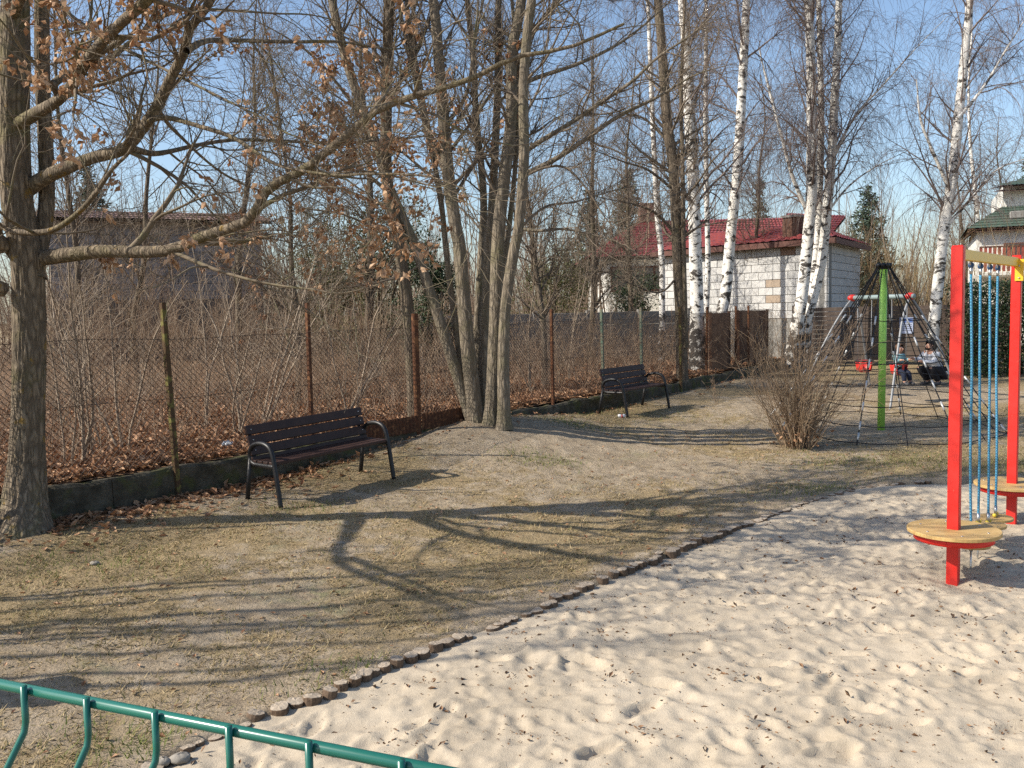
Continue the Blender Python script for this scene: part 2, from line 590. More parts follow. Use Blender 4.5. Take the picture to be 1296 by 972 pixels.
# ------------------------------------------------------------------ sand
sx = np.arange(-2.6, 7.2, .022); sy = np.arange(2.7, 11.0, .022)
SX, SY = np.meshgrid(sx, sy)
sed = edge_dist(SX, SY)
D = 0.024 * fbm(SX * 1.2, SY * 1.2, 61, 3) + .013 * (1 - 3.2 * np.abs(fbm(SX * 2.6, SY * 3.3, 67, 3))) + .009 * (1 - 3 * np.abs(fbm(SX * 6.5, SY * 7.5, 69, 2))) + .006 * fbm(SX * 17, SY * 17, 71, 2)
g = np.random.default_rng(21)
MASK = vn(SX * 1.1, SY * 1.4, 73)
for q in range(4200):                                    # trodden hollows with pushed up rims
    cx, cy = g.uniform(-2.2, 6.9), g.uniform(3.0, 10.6)
    a = g.uniform(0, np.pi); l, w = g.uniform(.04, .15), g.uniform(.028, .07); dp = g.uniform(.002, .013)
    rr = l * 2.4
    i0, i1 = np.searchsorted(sx, [cx - rr, cx + rr]); j0, j1 = np.searchsorted(sy, [cy - rr, cy + rr])
    xx = SX[j0:j1, i0:i1] - cx; yy = SY[j0:j1, i0:i1] - cy
    u = (xx * np.cos(a) + yy * np.sin(a)) / l; v = (-xx * np.sin(a) + yy * np.cos(a)) / w
    r2 = (u * u + v * v) ** 1.35
    dp *= (.35 + 1.3 * MASK[j0, i0])
    D[j0:j1, i0:i1] += dp * (-np.exp(-r2 * 1.1) + .55 * np.exp(-(np.sqrt(r2) - 1.65) ** 2 * 3.2) * (1 + .5 * u))
for q in range(26):                                      # shoe prints in walking lines
    px_, py_ = g.uniform(-1.8, 6.4), g.uniform(3.2, 9.6); hd_ = g.uniform(0, 6.28)
    for k in range(7):
        hd_ += g.normal(0, .12); px_ += .55 * math.cos(hd_); py_ += .55 * math.sin(hd_)
        sd_ = .10 if k % 2 else -.10
        cx, cy = px_ - sd_ * math.sin(hd_), py_ + sd_ * math.cos(hd_)
        if not (-2.2 < cx < 6.8 and 3.0 < cy < 10.6): continue
        i0, i1 = np.searchsorted(sx, [cx - .3, cx + .3]); j0, j1 = np.searchsorted(sy, [cy - .3, cy + .3])
        xx = SX[j0:j1, i0:i1] - cx; yy = SY[j0:j1, i0:i1] - cy
        u = (xx * math.cos(hd_) + yy * math.sin(hd_)) / .135; v = (-xx * math.sin(hd_) + yy * math.cos(hd_)) / (.048 + .010 * np.clip(u, -1, 1))
        r_ = np.sqrt(u * u + v * v)
        inn = 1 / (1 + np.exp((r_ - 1) * 9))
        D[j0:j1, i0:i1] = D[j0:j1, i0:i1] * (1 - .6 * inn) - .022 * inn * (1 + .35 * u) + .012 * np.exp(-((r_ - 1.3) / .22) ** 2)
SZ = ter(SX, SY) - .022 + D * ss(-.05, .35, sed) - .10 * ss(-.03, -.2, sed)
SZ = SZ + .045 * np.exp(-((SX - 3.2) ** 2 + (SY - 6.55) ** 2) / .12)
keep = (sed > -.25)
j = np.arange(SX.size).reshape(SX.shape)
kf = keep[:-1, :-1] & keep[1:, 1:]
sf = np.stack([j[:-1, :-1], j[:-1, 1:], j[1:, 1:], j[1:, :-1]], -1)[kf]

def sand_mat():
    m, nt, b = newmat('play_sand', .95, .12)
    v = coords(nt)
    n1 = noise(nt, v, 1.1, 5, .6); n2 = noise(nt, v, 9, 5, .65); n3 = noise(nt, v, 160, 3, .7)
    c = ramp(nt, [(.3, (.36, .30, .22)), (.52, (.47, .395, .295)), (.72, (.54, .46, .35))], math_n(nt, 'ADD', math_n(nt, 'MULTIPLY', n1, .55), math_n(nt, 'MULTIPLY', n2, .45)))
    c = mixc(nt, ramp(nt, [(.28, (.45,) * 3), (.40, (0, 0, 0))], n3), c, (.27, .20, .13))
    nt.links.new(c, b.inputs['Base Color'])
    h = math_n(nt, 'ADD', n2, math_n(nt, 'MULTIPLY', n3, .35))
    bump(nt, b, h, .5, .02)
    return m
SAND = structure(put('sand', np.stack([SX, SY, SZ], -1).reshape(-1, 3), [sf], sand_mat(), smooth=True))

def sand_z(x, y):
    a = np.clip(np.searchsorted(sx, x), 0, len(sx) - 1); b = np.clip(np.searchsorted(sy, y), 0, len(sy) - 1)
    return SZ[b, a]

# ------------------------------------------------------------------ woodland floor behind the wall
uu = np.r_[np.arange(-8, 30, .25), np.linspace(30, 90, 25)]; vv = np.r_[np.arange(.06, 10, .25), np.linspace(10, 70, 28)]
U, Vv = np.meshgrid(uu, vv)
FX = WP[0] + U * WD[0] - Vv * WN[0]; FY = WP[1] + U * WD[1] - Vv * WN[1]
def floor_z(x, y):
    u = (x - WP[0]) * WD[0] + (y - WP[1]) * WD[1]
    return .335 + .10 * ss(12, 20, u) + .035 * fbm(x * .8, y * .8, 5, 3)
def floor_mat():
    m, nt, b = newmat('woodland_soil', .95, .1)
    v = coords(nt)
    n1 = noise(nt, v, 22, 5, .7)
    nt.links.new(ramp(nt, [(.3, (.15, .09, .055)), (.5, (.27, .17, .10)), (.7, (.38, .25, .16))], n1), b.inputs['Base Color'])
    bump(nt, b, n1, 1, .06)
    return m
kf = (U[:-1, :-1] < 21.2)
i = np.arange(FX.size).reshape(FX.shape)
structure(put('woodland_floor', np.stack([FX, FY, floor_z(FX, FY)], -1).reshape(-1, 3),
              [np.stack([i[:-1, :-1], i[:-1, 1:], i[1:, 1:], i[1:, :-1]], -1)[kf]], floor_mat(), smooth=True))

# ================================================================== LOW WALL, FENCE
def wp3(u, v, z): return np.array([WP[0] + u * WD[0] + v * WN[0], WP[1] + u * WD[1] + v * WN[1], z])
AXW = np.array([[WD[0], WD[1], 0], [WN[0], WN[1], 0], [0, 0, 1.]])
def wtop(u): return .375 + .09 * float(ss(12, 20, u))

def concrete_mat():
    m, nt, b = newmat('mossy_concrete', .92, .15)
    v = coords(nt)
    n1 = noise(nt, v, 3.2, 6, .68); n2 = noise(nt, v, 14, 6, .7)
    c = ramp(nt, [(.30, (.03, .026, .018)), (.48, (.075, .066, .048)), (.62, (.14, .125, .095)), (.8, (.22, .20, .16))], math_n(nt, 'ADD', math_n(nt, 'MULTIPLY', n1, .65), math_n(nt, 'MULTIPLY', n2, .35)))
    c = mixc(nt, ramp(nt, [(.52, (0, 0, 0)), (.65, (.75,) * 3)], noise(nt, v, 4.4, 5, .6)), c, (.09, .095, .035))
    nt.links.new(c, b.inputs['Base Color'])
    bump(nt, b, math_n(nt, 'ADD', n1, n2), 1, .03)
    return m
CONC = concrete_mat()
wall = thing('low_wall', 'low mossy concrete wall along the foot of the chain link fence', 'wall', wp3(0, 0, 0))
g = np.random.default_rng(3)
segs = [-5.2, -2.4, .55, 3.2, 5.9, 8.6, 11.2, 13.9, 16.4, 18.9, 20.2]
for a, b_ in zip(segs[:-1], segs[1:]):                   # cast sections with rough, broken top edges
    n = int((b_ - a) / .12) + 2
    us = np.linspace(a + .004, b_ - .004, n)
    V = []; q = []
    for u in us:
        e = vn(u * 3.1, 0., 9) * .05 + vn(u * 11, 2., 10) * .025
        t = wtop(u) - e
        pr = [(.10, -.35), (.10 - .012 * vn(u * 5, 7, 3), .10), (.10 - .02 * vn(u * 4, 1, 2), t - .03), (.07 - .02 * vn(u * 9, 4, 2), t), (-.06, t - .01 * vn(u * 7, 3, 3)), (-.10, t - .04), (-.10, -.35)]
        V += [wp3(u, v + .0, z) for v, z in pr]
    m = 7
    for k in range(n - 1):
        for l in range(m - 1):
            q.append([k * m + l, (k + 1) * m + l, (k + 1) * m + l + 1, k * m + l + 1])
    mb = MB().add(V, [q])
    e0 = [list(range(m))[::-1]]; e1 = [[(n - 1) * m + l for l in range(m)]]
    mb.f.append(np.array(e0)); mb.f.append(np.array(e1))
    mb.build('wall_section', CONC, wall)

RUST = plain('rusted_steel', (.13, .055, .028), (.075, .036, .022), 14, .9, .2, 0, .5, .006, c3=(.20, .095, .045))
RUST2 = plain('rusted_steel_lichen', (.10, .07, .035), (.085, .05, .03), 10, .9, .2, 0, .5, .006, c3=(.17, .155, .05))
GREENP = plain('old_green_paint', (.10, .15, .11), (.16, .13, .09), 10, .8, .3, 0, .3, .004)
WIRE = plain('weathered_wire', (.075, .058, .045), (.10, .07, .05), 20, .8, .3, .0, 0)
fence = thing('chain_link_fence', 'rusty chain link fence with steel posts standing on the low concrete wall', 'fence', wp3(0, -.03, 0))
post_px = [(-60, 366, 0), (207, 383, 1), (391, 383, 0), (522, 397, 2), (612, 392, 0), (699, 391, 0), (763, 391, 3), (812, 389, 3), (857, 388, 1), (895, 388, 0), (932, 390, 0), (948, 392, 0)]
pus = []
for q, (px, py, kind) in enumerate(post_px):
    p = wallpt(px, -.0)
    u = (p - WP) @ WD
    pus.append(u)
    top = P(px, py, p[1])[2]
    top = min(max(top, wtop(u) + 1.55), wtop(u) + 1.8)
    w = [.042, .05, .11, .042][kind]
    zb = -.05 if kind != 2 else .05
    lean = g.normal(0, .012)
    vf = .125 if kind == 1 else .03
    mb = MB()
    c0 = wp3(u, vf, (zb + top) / 2)
    if kind == 2:
        mb.tube([wp3(u, vf + .05, zb), wp3(u, vf + .05, top)], .05, 14)
    else:
        # angle iron: two flanges
        ax = AXW.copy(); ax[2] = np.array([WD[0] * lean, WD[1] * lean, 1.])
        mb.box(c0, (w, .008, top - zb), ax)
        mb.box(wp3(u - w / 2 + .003, vf - w / 2, (zb + top) / 2), (.008, w, top - zb - .01), ax)
    mb.build('post', [RUST, RUST2, RUST, GREENP][kind], fence)
# woven mesh: straight wires in two leaning families, sagging a little
mb = []; u0, u1 = -3.2, 19.6; hh = 1.42; st = .068
for s in (1, -1):
    us = np.arange(u0 - hh, u1 + hh, st)
    A = np.stack([np.clip(us, u0, u1), np.where(s > 0, np.clip(u0 - us, 0, hh), np.clip(us - u1, 0, hh))], 1)
    e = us + s * hh
    Bz = np.where(s > 0, np.clip(u1 - us, 0, hh), np.clip(us - u0, 0, hh))
    ok = (Bz - A[:, 1]) > .02
    for uA, zA, zB in zip(us[ok], A[ok, 1], Bz[ok]):
        zz = np.linspace(zA, zB, 4)
        pts = []
        for z in zz:
            u = uA + s * z
            bulge = .03 * vn(u * .7, z * 1.2, 31) - .06 + s * .002
            pts.append(wp3(u, bulge, wtop(u) + .02 + z * (1 - .03 * vn(u * .45, 0, 8))))
        mb.append(pts)
Pm = np.array(mb); V, f = tubes(Pm, np.full(Pm.shape[:2], .0032), 3)
o = put('wire_mesh', V, [f], WIRE, fence); o['kind'] = 'stuff'
for dz in (.05, .75, 1.43):
    mbw = MB()
    us = np.linspace(-3.2, 19.6, 70)
    mbw.tube([wp3(u, -.05, wtop(u) + dz - .03 * vn(u * .45, 0, 8) * dz + .01 * math.sin(u * 3.1)) for u in us], .0032, 5)
    mbw.build('tension_wire', WIRE, fence)

# rusted ribbed strip lying along the wall top before the tree clump
strip = thing('corrugated_strip', 'rusty corrugated metal strip leaning on the wall left of the tree clump', 'metal sheet', wp3(3.7, .13, .3))
ua, ub = [(wallpt(px) - WP) @ WD for px in (446, 586)]
for q in range(2):
    a = ua + (ub - ua) * q * .52; b_ = a + (ub - ua) * .5
    n = 110; V = []; fq = []
    for k in range(n + 1):
        u = a + (b_ - a) * k / n
        off = .012 * math.sin(k * 2 * math.pi / 7)
        for v, z in ((.125, .22), (.115, .34), (.10, .45)):
            V.append(wp3(u + (z - .2) * .15, v + off, z + (.01 if q else 0) + .012 * vn(u * 4, 0, 6) + .06 * float(ss(2.6, 4.6, u))))
    for k in range(n):
        for l in range(2):
            fq.append([k * 3 + l, (k + 1) * 3 + l, (k + 1) * 3 + l + 1, k * 3 + l + 1])
    o = MB().add(V, [fq]).build('ribbed_sheet', RUST, strip)
    md = o.modifiers.new('thick', 'SOLIDIFY'); md.thickness = .004

# ================================================================== LEAF LITTER, GRASS, DEBRIS
LEAF = island('dead_oak_leaf', [(.17, .085, .045), (.33, .175, .09), (.44, .26, .15), (.52, .34, .21), (.38, .20, .10), (.26, .14, .085)], .75, .25, .15)
g = np.random.default_rng(11)
n = 52000
u = g.uniform(-4, 20.5, n); v = .14 + np.where(g.uniform(0, 1, n) < .6, g.exponential(1.8, n), g.uniform(0, 9, n))
lx = WP[0] + u * WD[0] - v * WN[0]; ly = WP[1] + u * WD[1] - v * WN[1]
V, f = leaf_mesh(np.stack([lx, ly, floor_z(lx, ly) + g.uniform(.004, .06, n)], 1), g.uniform(.08, .16, n), g, flat=.72, fold=.6)
stuff(put('leaf_litter', V, f, LEAF), 'thick carpet of fallen brown leaves behind the chain link fence', 'leaves')
n = 1300
u = np.r_[g.normal(.4, 1.0, 700), g.normal(2.4, .8, 400), g.uniform(-4, 19, 200)]; v = .11 + np.abs(g.exponential(.2, n))
lx = WP[0] + u * WD[0] + v * WN[0]; ly = WP[1] + u * WD[1] + v * WN[1]
V, f = leaf_mesh(np.stack([lx, ly, ter(lx, ly) + lumps(lx, ly) + g.uniform(.005, .035, n)], 1), g.uniform(.06, .12, n), g, flat=.75, fold=.6)
stuff(put('fallen_leaves', V, f, LEAF), 'brown leaves blown against the playground side of the wall', 'leaves')

# short dry grass
GRASS = island('dry_grass_blade', [(.25, .18, .09), (.36, .27, .145), (.48, .375, .215), (.30, .225, .115), (.20, .18, .07), (.43, .325, .18)], .8, .2, .2)
n = 480000
yy = 3.0 + (g.uniform(0, 1, n) ** 1.35) * 15
k = g.uniform(-.62, .62, n); xx = k * yy * 1.02
wv = -((xx - WP[0]) * WN[0] + (yy - WP[1]) * WN[1])
b_ = bare_f(xx, yy)
tuft = fbm(xx * 5.5, yy * 5.5, 53, 3)
ok = (wv < -.12) & (g.uniform(0, 1, n) > b_ * 1.25 - .12) & (tuft + g.normal(0, .12, n) > -.12)
xx, yy = xx[ok], yy[ok]
e = edge_dist(xx, yy); ok = (e < -.06) & ((e < -.4) | (g.uniform(0, 1, len(xx)) < .35)); xx, yy = xx[ok], yy[ok]
n = len(xx)
zz = ter(xx, yy) + lumps(xx, yy)
L = g.uniform(.025, .07, n); a = g.uniform(0, 2 * np.pi, n); tilt = np.abs(g.normal(.3, .45, n))
dirv = np.stack([np.cos(a), np.sin(a), tilt], 1); dirv /= np.linalg.norm(dirv, axis=1, keepdims=True)
side = np.stack([-np.sin(a), np.cos(a), g.normal(0, .4, n)], 1) * (g.uniform(.002, .0045, n) * (1 + yy * .05))[:, None]
p0 = np.stack([xx, yy, zz - .002], 1)
V = np.stack([p0 - side, p0 + side, p0 + dirv * L[:, None]], 1).reshape(-1, 3)
stuff(put('dry_grass', V, [np.arange(3 * n).reshape(-1, 3)], GRASS), 'short trampled straw coloured grass over the lawn', 'grass')
# green tufts
gp = []
for cx, cy, sr, m in [(-.9, 5.4, .3, 500), (-2.0, 4.6, .25, 500), (.35, 12.2, .35, 700), (3.9, 10.6, .6, 1400), (5.2, 12.6, .8, 1600), (7.2, 11.9, .8, 1500), (-3.6, 7.6, .5, 700), (.9, 14.6, .4, 700), (6.4, 10.9, .6, 1200), (2.2, 16.6, 1., 900), (-2.3, 9.6, .4, 300)]:
    gp.append(np.stack([g.normal(cx, sr, m), g.normal(cy, sr * .6, m)], 1))
gp = np.vstack(gp); gp = gp[edge_dist(gp[:, 0], gp[:, 1]) < -.05]; n = len(gp)
a = g.uniform(0, 2 * np.pi, n)
dirv = np.stack([np.cos(a), np.sin(a), g.uniform(.3, 1.6, n)], 1); dirv /= np.linalg.norm(dirv, axis=1, keepdims=True)
side = np.stack([-np.sin(a), np.cos(a), 0 * a], 1) * g.uniform(.002, .005, n)[:, None]
p0 = np.stack([gp[:, 0], gp[:, 1], ter(gp[:, 0], gp[:, 1]) + lumps(gp[:, 0], gp[:, 1])], 1)
V = np.stack([p0 - side, p0 + side, p0 + dirv * g.uniform(.03, .08, n)[:, None]], 1).reshape(-1, 3)
stuff(put('green_grass', V, [np.arange(3 * n).reshape(-1, 3)], island('green_grass_blade', [(.10, .13, .03), (.17, .20, .05), (.24, .23, .08)], .7, .2, .25)),
      'sparse patches of fresh green grass in the worn lawn', 'grass')

# bark crumbs, twigs and leaf bits on the sand
n = 12500
x_ = g.uniform(-2.4, 7.3, n); y_ = g.uniform(2.9, 10.4, n)
cl = g.uniform(0, 1, n) < .35
x_[cl] = np.round(x_[cl] * 1.6) / 1.6 + g.normal(0, .07, cl.sum()); y_[cl] = np.round(y_[cl] * 1.3) / 1.3 + g.normal(0, .07, cl.sum())
ok = edge_dist(x_, y_) > .06; x_, y_ = x_[ok], y_[ok]; n = len(x_)
V, f = leaf_mesh(np.stack([x_, y_, sand_z(x_, y_) + .003], 1), g.choice([.010, .016, .026, .042], n, p=[.4, .3, .2, .1]) * g.uniform(.7, 1.3, n), g, flat=.7, fold=.7, narrow=.45)
stuff(put('sand_debris', V, f, island('bark_crumb', [(.10, .055, .03), (.20, .11, .06), (.28, .17, .10), (.07, .045, .03)], .85, .2)),
      'small bits of bark, twig and leaf strewn over the sand', 'debris')
n = 2600
x_ = g.uniform(-4.5, 7, n); y_ = g.uniform(3, 15, n)
ok = (edge_dist(x_, y_) < -.05) & (((x_ - WP[0]) * WN[0] + (y_ - WP[1]) * WN[1]) > .15); x_, y_ = x_[ok], y_[ok]; n = len(x_)
V, f = leaf_mesh(np.stack([x_, y_, ter(x_, y_) + lumps(x_, y_) + .012], 1), g.uniform(.015, .06, n) ** 1.0, g, flat=.7, fold=.6, narrow=.5)
stuff(put('lawn_debris', V, f, LEAF), 'scattered leaf scraps and twigs on the dry lawn', 'debris')

# ================================================================== LOG EDGING
def log_mesh(g):
    n = 12; a = np.linspace(0, 2 * np.pi, n, endpoint=False)
    rr = 1 + .10 * g.normal(0, 1, n); rr = (rr + np.roll(rr, 1)) / 2
    V = []
    for z, s in ((-.30, .98), (-.005, 1.0), (0, .965), (.002, .5)):
        V.append(np.stack([rr * s * np.cos(a), rr * s * np.sin(a), z + g.normal(0, .002 if z > -.2 else 0, n)], 1))
    V = np.vstack(V + [[[0, 0, .002]]])
    V[:, :2] *= .052
    i = np.arange(n); j = (i + 1) % n
    q = [np.stack([t * n + i, t * n + j, (t + 1) * n + j, (t + 1) * n + i], 1) for t in range(3)]
    return mesh_from('log', V, [np.vstack(q), np.stack([3 * n + i, 3 * n + j, np.full(n, 4 * n)], 1)])
def log_mat():
    m, nt, b = newmat('weathered_log', .9, .15)
    v = coords(nt, (1, 1, 1))
    n1 = noise(nt, v, 30, 5, .65)
    oi = nt.nodes.new('ShaderNodeObjectInfo')
    ge = nt.nodes.new('ShaderNodeNewGeometry')
    sp = nt.nodes.new('ShaderNodeSeparateXYZ'); nt.links.new(ge.outputs['Normal'], sp.inputs[0])
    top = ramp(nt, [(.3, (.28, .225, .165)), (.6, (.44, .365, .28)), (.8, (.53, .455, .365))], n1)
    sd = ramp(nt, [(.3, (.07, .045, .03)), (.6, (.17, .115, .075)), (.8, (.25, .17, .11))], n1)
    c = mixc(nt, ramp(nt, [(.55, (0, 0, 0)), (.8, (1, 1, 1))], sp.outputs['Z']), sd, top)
    c = mixc(nt, math_n(nt, 'MULTIPLY', oi.outputs['Random'], .3), c, (.16, .125, .095))
    nt.links.new(c, b.inputs['Base Color'])
    bump(nt, b, n1, .7, .01)
    return m
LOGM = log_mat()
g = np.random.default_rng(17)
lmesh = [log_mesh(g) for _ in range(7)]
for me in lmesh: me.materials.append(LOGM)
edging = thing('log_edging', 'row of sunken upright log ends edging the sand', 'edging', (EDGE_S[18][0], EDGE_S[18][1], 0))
cum = np.r_[0, np.cumsum(np.linalg.norm(np.diff(EDGE_S, axis=0), axis=1))]
s = .2; ecol = edging.location
while s < cum[-1]:
    x = np.interp(s, cum, EDGE_S[:, 0]); y = np.interp(s, cum, EDGE_S[:, 1])
    sc = g.uniform(.72, 1.18)
    if x > 5.2: break
    prot = -.004 + .036 * vn(s * 1.1, 0, 88) + g.normal(0, .007)
    far = float(ss(9.0, 9.8, y))
    if g.uniform() > .10 and not (vn(s * .8, 3, 90) < .2):
        o = bpy.data.objects.new('log', lmesh[g.integers(7)])
        COL.objects.link(o); o.parent = edging
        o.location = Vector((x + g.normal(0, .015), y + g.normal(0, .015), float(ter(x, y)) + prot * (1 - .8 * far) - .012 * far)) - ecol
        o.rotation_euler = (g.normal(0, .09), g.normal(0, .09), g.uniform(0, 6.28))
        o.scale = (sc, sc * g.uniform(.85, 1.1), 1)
    s += .102 * sc + .006

# ================================================================== TREES
OAK = bark('oak_bark', (.06, .047, .034), (.33, .265, .19), moss=(.135, .125, .045), scale=9, mossamt=.55, lichen=(.24, .15, .03))
MAPLE = bark('grey_bark', (.11, .09, .066), (.31, .26, .195), moss=(.15, .14, .07), scale=8, mossamt=.5)
BROWNB = bark('brown_bark', (.08, .062, .045), (.25, .20, .145), moss=(.11, .105, .05), scale=9, mossamt=.5)
TWIG = plain('twig_bark', (.135, .105, .077), (.20, .16, .118), 5, .85, .2, 0, 0)
OAKTWIG = plain('oak_twig_bark', (.125, .095, .066), (.19, .15, .105), 5, .85, .2, 0, 0, c3=(.15, .135, .075))
BIRCHTWIG = plain('birch_twig_bark', (.15, .115, .10), (.21, .165, .145), 5, .8, .25, 0, 0)
BRUSHM = island('brush_stem', [(.19, .125, .08), (.27, .19, .125), (.36, .275, .19), (.21, .14, .088), (.15, .095, .063)], .85, .2)

def birch_mat():
    m, nt, b = newmat('birch_bark', .75, .25)
    v = coords(nt, (1, 1, 1))
    vs = coords(nt, (1, 1, 1.5))
    n1 = noise(nt, vs, 4.2, 6, .66, .5); n2 = noise(nt, coords(nt, (1, 1, 9)), 6, 4, .6); n3 = noise(nt, v, 1.2, 3, .5)
    sp = nt.nodes.new('ShaderNodeSeparateXYZ')
    tc = nt.nodes.new('ShaderNodeTexCoord'); nt.links.new(tc.outputs['Object'], sp.inputs[0])
    low = math_n(nt, 'MULTIPLY', math_n(nt, 'SUBTRACT', 2.6, sp.outputs['Z']), .05)      # rough black fissures of the old bark at the foot
    low = math_n(nt, 'MAXIMUM', low, 0.0)
    k = math_n(nt, 'ADD', n1, low)
    white = ramp(nt, [(.35, (.66, .62, .55)), (.6, (.78, .75, .69))], n3)
    c = mixc(nt, ramp(nt, [(.52, (0, 0, 0)), (.585, (1, 1, 1))], k), white, (.055, .047, .04))
    c = mixc(nt, ramp(nt, [(.64, (0, 0, 0)), (.70, (.7,) * 3)], n2), c, (.10, .085, .075))
    nt.links.new(c, b.inputs['Base Color'])
    bump(nt, b, k, .6, .02)
    return m
BIRCH = birch_mat()

def px_line(pts, d0, d1=None, zlift=0):
    d1 = d0 if d1 is None else d1
    n = len(pts)
    out = []
    for q, p in enumerate(pts):
        dd = d0 + (d1 - d0) * q / max(1, n - 1)
        if len(p) == 3: dd = p[2]
        out.append(P(p[0], p[1], dd))
    return np.array(out)

def trunk_mesh(pts, r, k=30, sides=18, flare=0., g=None, rough=.05, furrow=0.):
    """organic trunk: resampled path, root flare, lumpy section"""
    q = smooth_line(pts, k)
    t = np.linspace(0, 1, k)
    rad = np.interp(t, np.linspace(0, 1, len(r)), r)
    V, f = tubes(q[None], rad[None], sides)
    V = V.reshape(k, sides, 3)
    a = np.arange(sides) / sides * 2 * np.pi
    L = np.r_[0, np.cumsum(np.linalg.norm(np.diff(q, axis=0), axis=1))]
    s0 = g.uniform(0, 50)
    lump = 1 + rough * 2 * fbm(np.cos(a)[None] * 1.6 + s0 + 0 * L[:, None], np.sin(a)[None] * 1.6 + L[:, None] * 1.5, 5, 3)
    if flare:
        fl = np.exp(-L / (rad[0] * 1.3))
        lump = lump + flare * fl[:, None] * (.7 + .6 * vn(a * 1.3 + s0, 0 * a, 4)[None])
    if furrow:
        w_ = 1.2 * fbm(L[:, None] * 2.2 + 0 * a[None], a[None] * 2 + s0, 6, 2)          # ridges wander
        cx_ = np.cos(a)[None] * 7.5 + w_ + s0; cy_ = np.sin(a)[None] * 7.5 + w_
        rid = np.abs(fbm(cx_ + L[:, None] * .9, cy_ - L[:, None] * .7, 8, 2)) + .5 * np.abs(fbm(cx_ * 2.2 + L[:, None] * 3.5, cy_ * 2.2 + 3, 9, 2))
        lump = lump + furrow * (np.clip(rid * 3, 0, 1) - .6)
    V = q[:, None] + (V - q[:, None]) * lump[..., None]
    return V.reshape(-1, 3), [f], q, rad

def stem_set(lst, k=14):
    return np.array([smooth_line(p, k) for p, _ in lst]), np.array([np.interp(np.linspace(0, 1, k), np.linspace(0, 1, len(r)), r) for _, r in lst])

def tree(name, label, cat, stems, limbs, mat, twigmat, seed, n1=60, n2=300, n3=1200, l1=(1., 2.2), l2=(.4, .9), l3=(.15, .4), t1=(.35, 1), up=.25, trop=(.05, .02, .0), flare=.5, sides=18, group=None, leafn=0, ang1=(55, 14), wob=.15, leafz=(0, 99), rtw=.0017, rr1=.36, furrow=0., tk=34, leafsize=(.07, .12), leafxy=None, leafmat=None):
    g = np.random.default_rng(seed)
    base = np.array(stems[0][0][0])
    root = thing(name, label, cat, base, group)
    Ps = []; Rs = []
    for p, r in stems:
        V, f, q, rad = trunk_mesh(p, r, tk, sides, flare, g, furrow=furrow)
        put('trunk', V, f, mat, root, True)
        Ps.append((q[::tk // 34][:34], rad[::tk // 34][:34]))
    PS = np.array([q for q, _ in Ps]); RS = np.array([r for _, r in Ps])
    lim = []
    for p, r in limbs:
        V, f, q, rad = trunk_mesh(p, r, 34, 10, 0., g, .06)
        q2 = q
        put('limb', V, f, mat if r[0] > .025 else twigmat, root, True)
        lim.append((q, rad))
    A, B = grow(PS, RS, n1, g, t1, ang1, l1, .45, 9, rr1, up, trop[0], wob, rtw * 2)
    sets = [(A, B, 6)]
    if lim:
        LP = np.array([q for q, _ in lim]); LR = np.array([r for _, r in lim])
        m = max(8, int(len(lim) * 12))
        A2, B2 = grow(LP, LR, m, g, (.15, 1), (48, 14), (l1[0] * .5, l1[1] * .65), .3, 9, .6, up * .6, trop[0], wob, rtw * 2)
        sets.append((A2, B2, 5))
        A = np.concatenate([A, A2]); B = np.concatenate([B, B2])
    C, Dd = grow(A, B, n2, g, (.12, 1), (45, 14), l2, .4, 7, .65, up * .5, trop[1], wob * 1.1, rtw * 1.3)
    sets.append((C, Dd, 4))
    E, Ff = grow(C, Dd, n3, g, (.1, 1), (42, 14), l3, .35, 5, .7, up * .3, trop[2], wob * 1.2, rtw)
    sets.append((E, Ff, 3))
    V, f = gather(sets)
    put('crown', V, f, twigmat, root, True)
    if leafn:
        tips = np.concatenate([E[:, -1], E[:, 2], C[:, -1]])
        ok = (tips[:, 2] > leafz[0]) & (tips[:, 2] < leafz[1])
        if leafxy is not None: ok &= leafxy(tips)
        tips = tips[ok]
        cl = fbm(tips[:, 0] * 2.2 + tips[:, 2] * .7, tips[:, 1] * 1.6 - tips[:, 2] * 1.8, 77, 2)
        w = np.clip(cl + .02, 0, 1) ** 1.5 + .004
        idx = np.repeat(g.choice(len(tips), leafn // 6 + 1, p=w / w.sum()), 6)[:leafn]
        pos = tips[idx] + g.normal(0, .028, (leafn, 3))
        V, f = leaf_mesh(pos, g.uniform(leafsize[0], leafsize[1], leafn), g, hang=.9, fold=.95, narrow=.5)
        o = put('leaves', V, f, leafmat or LEAF, root); o['kind'] = 'stuff'
    return root

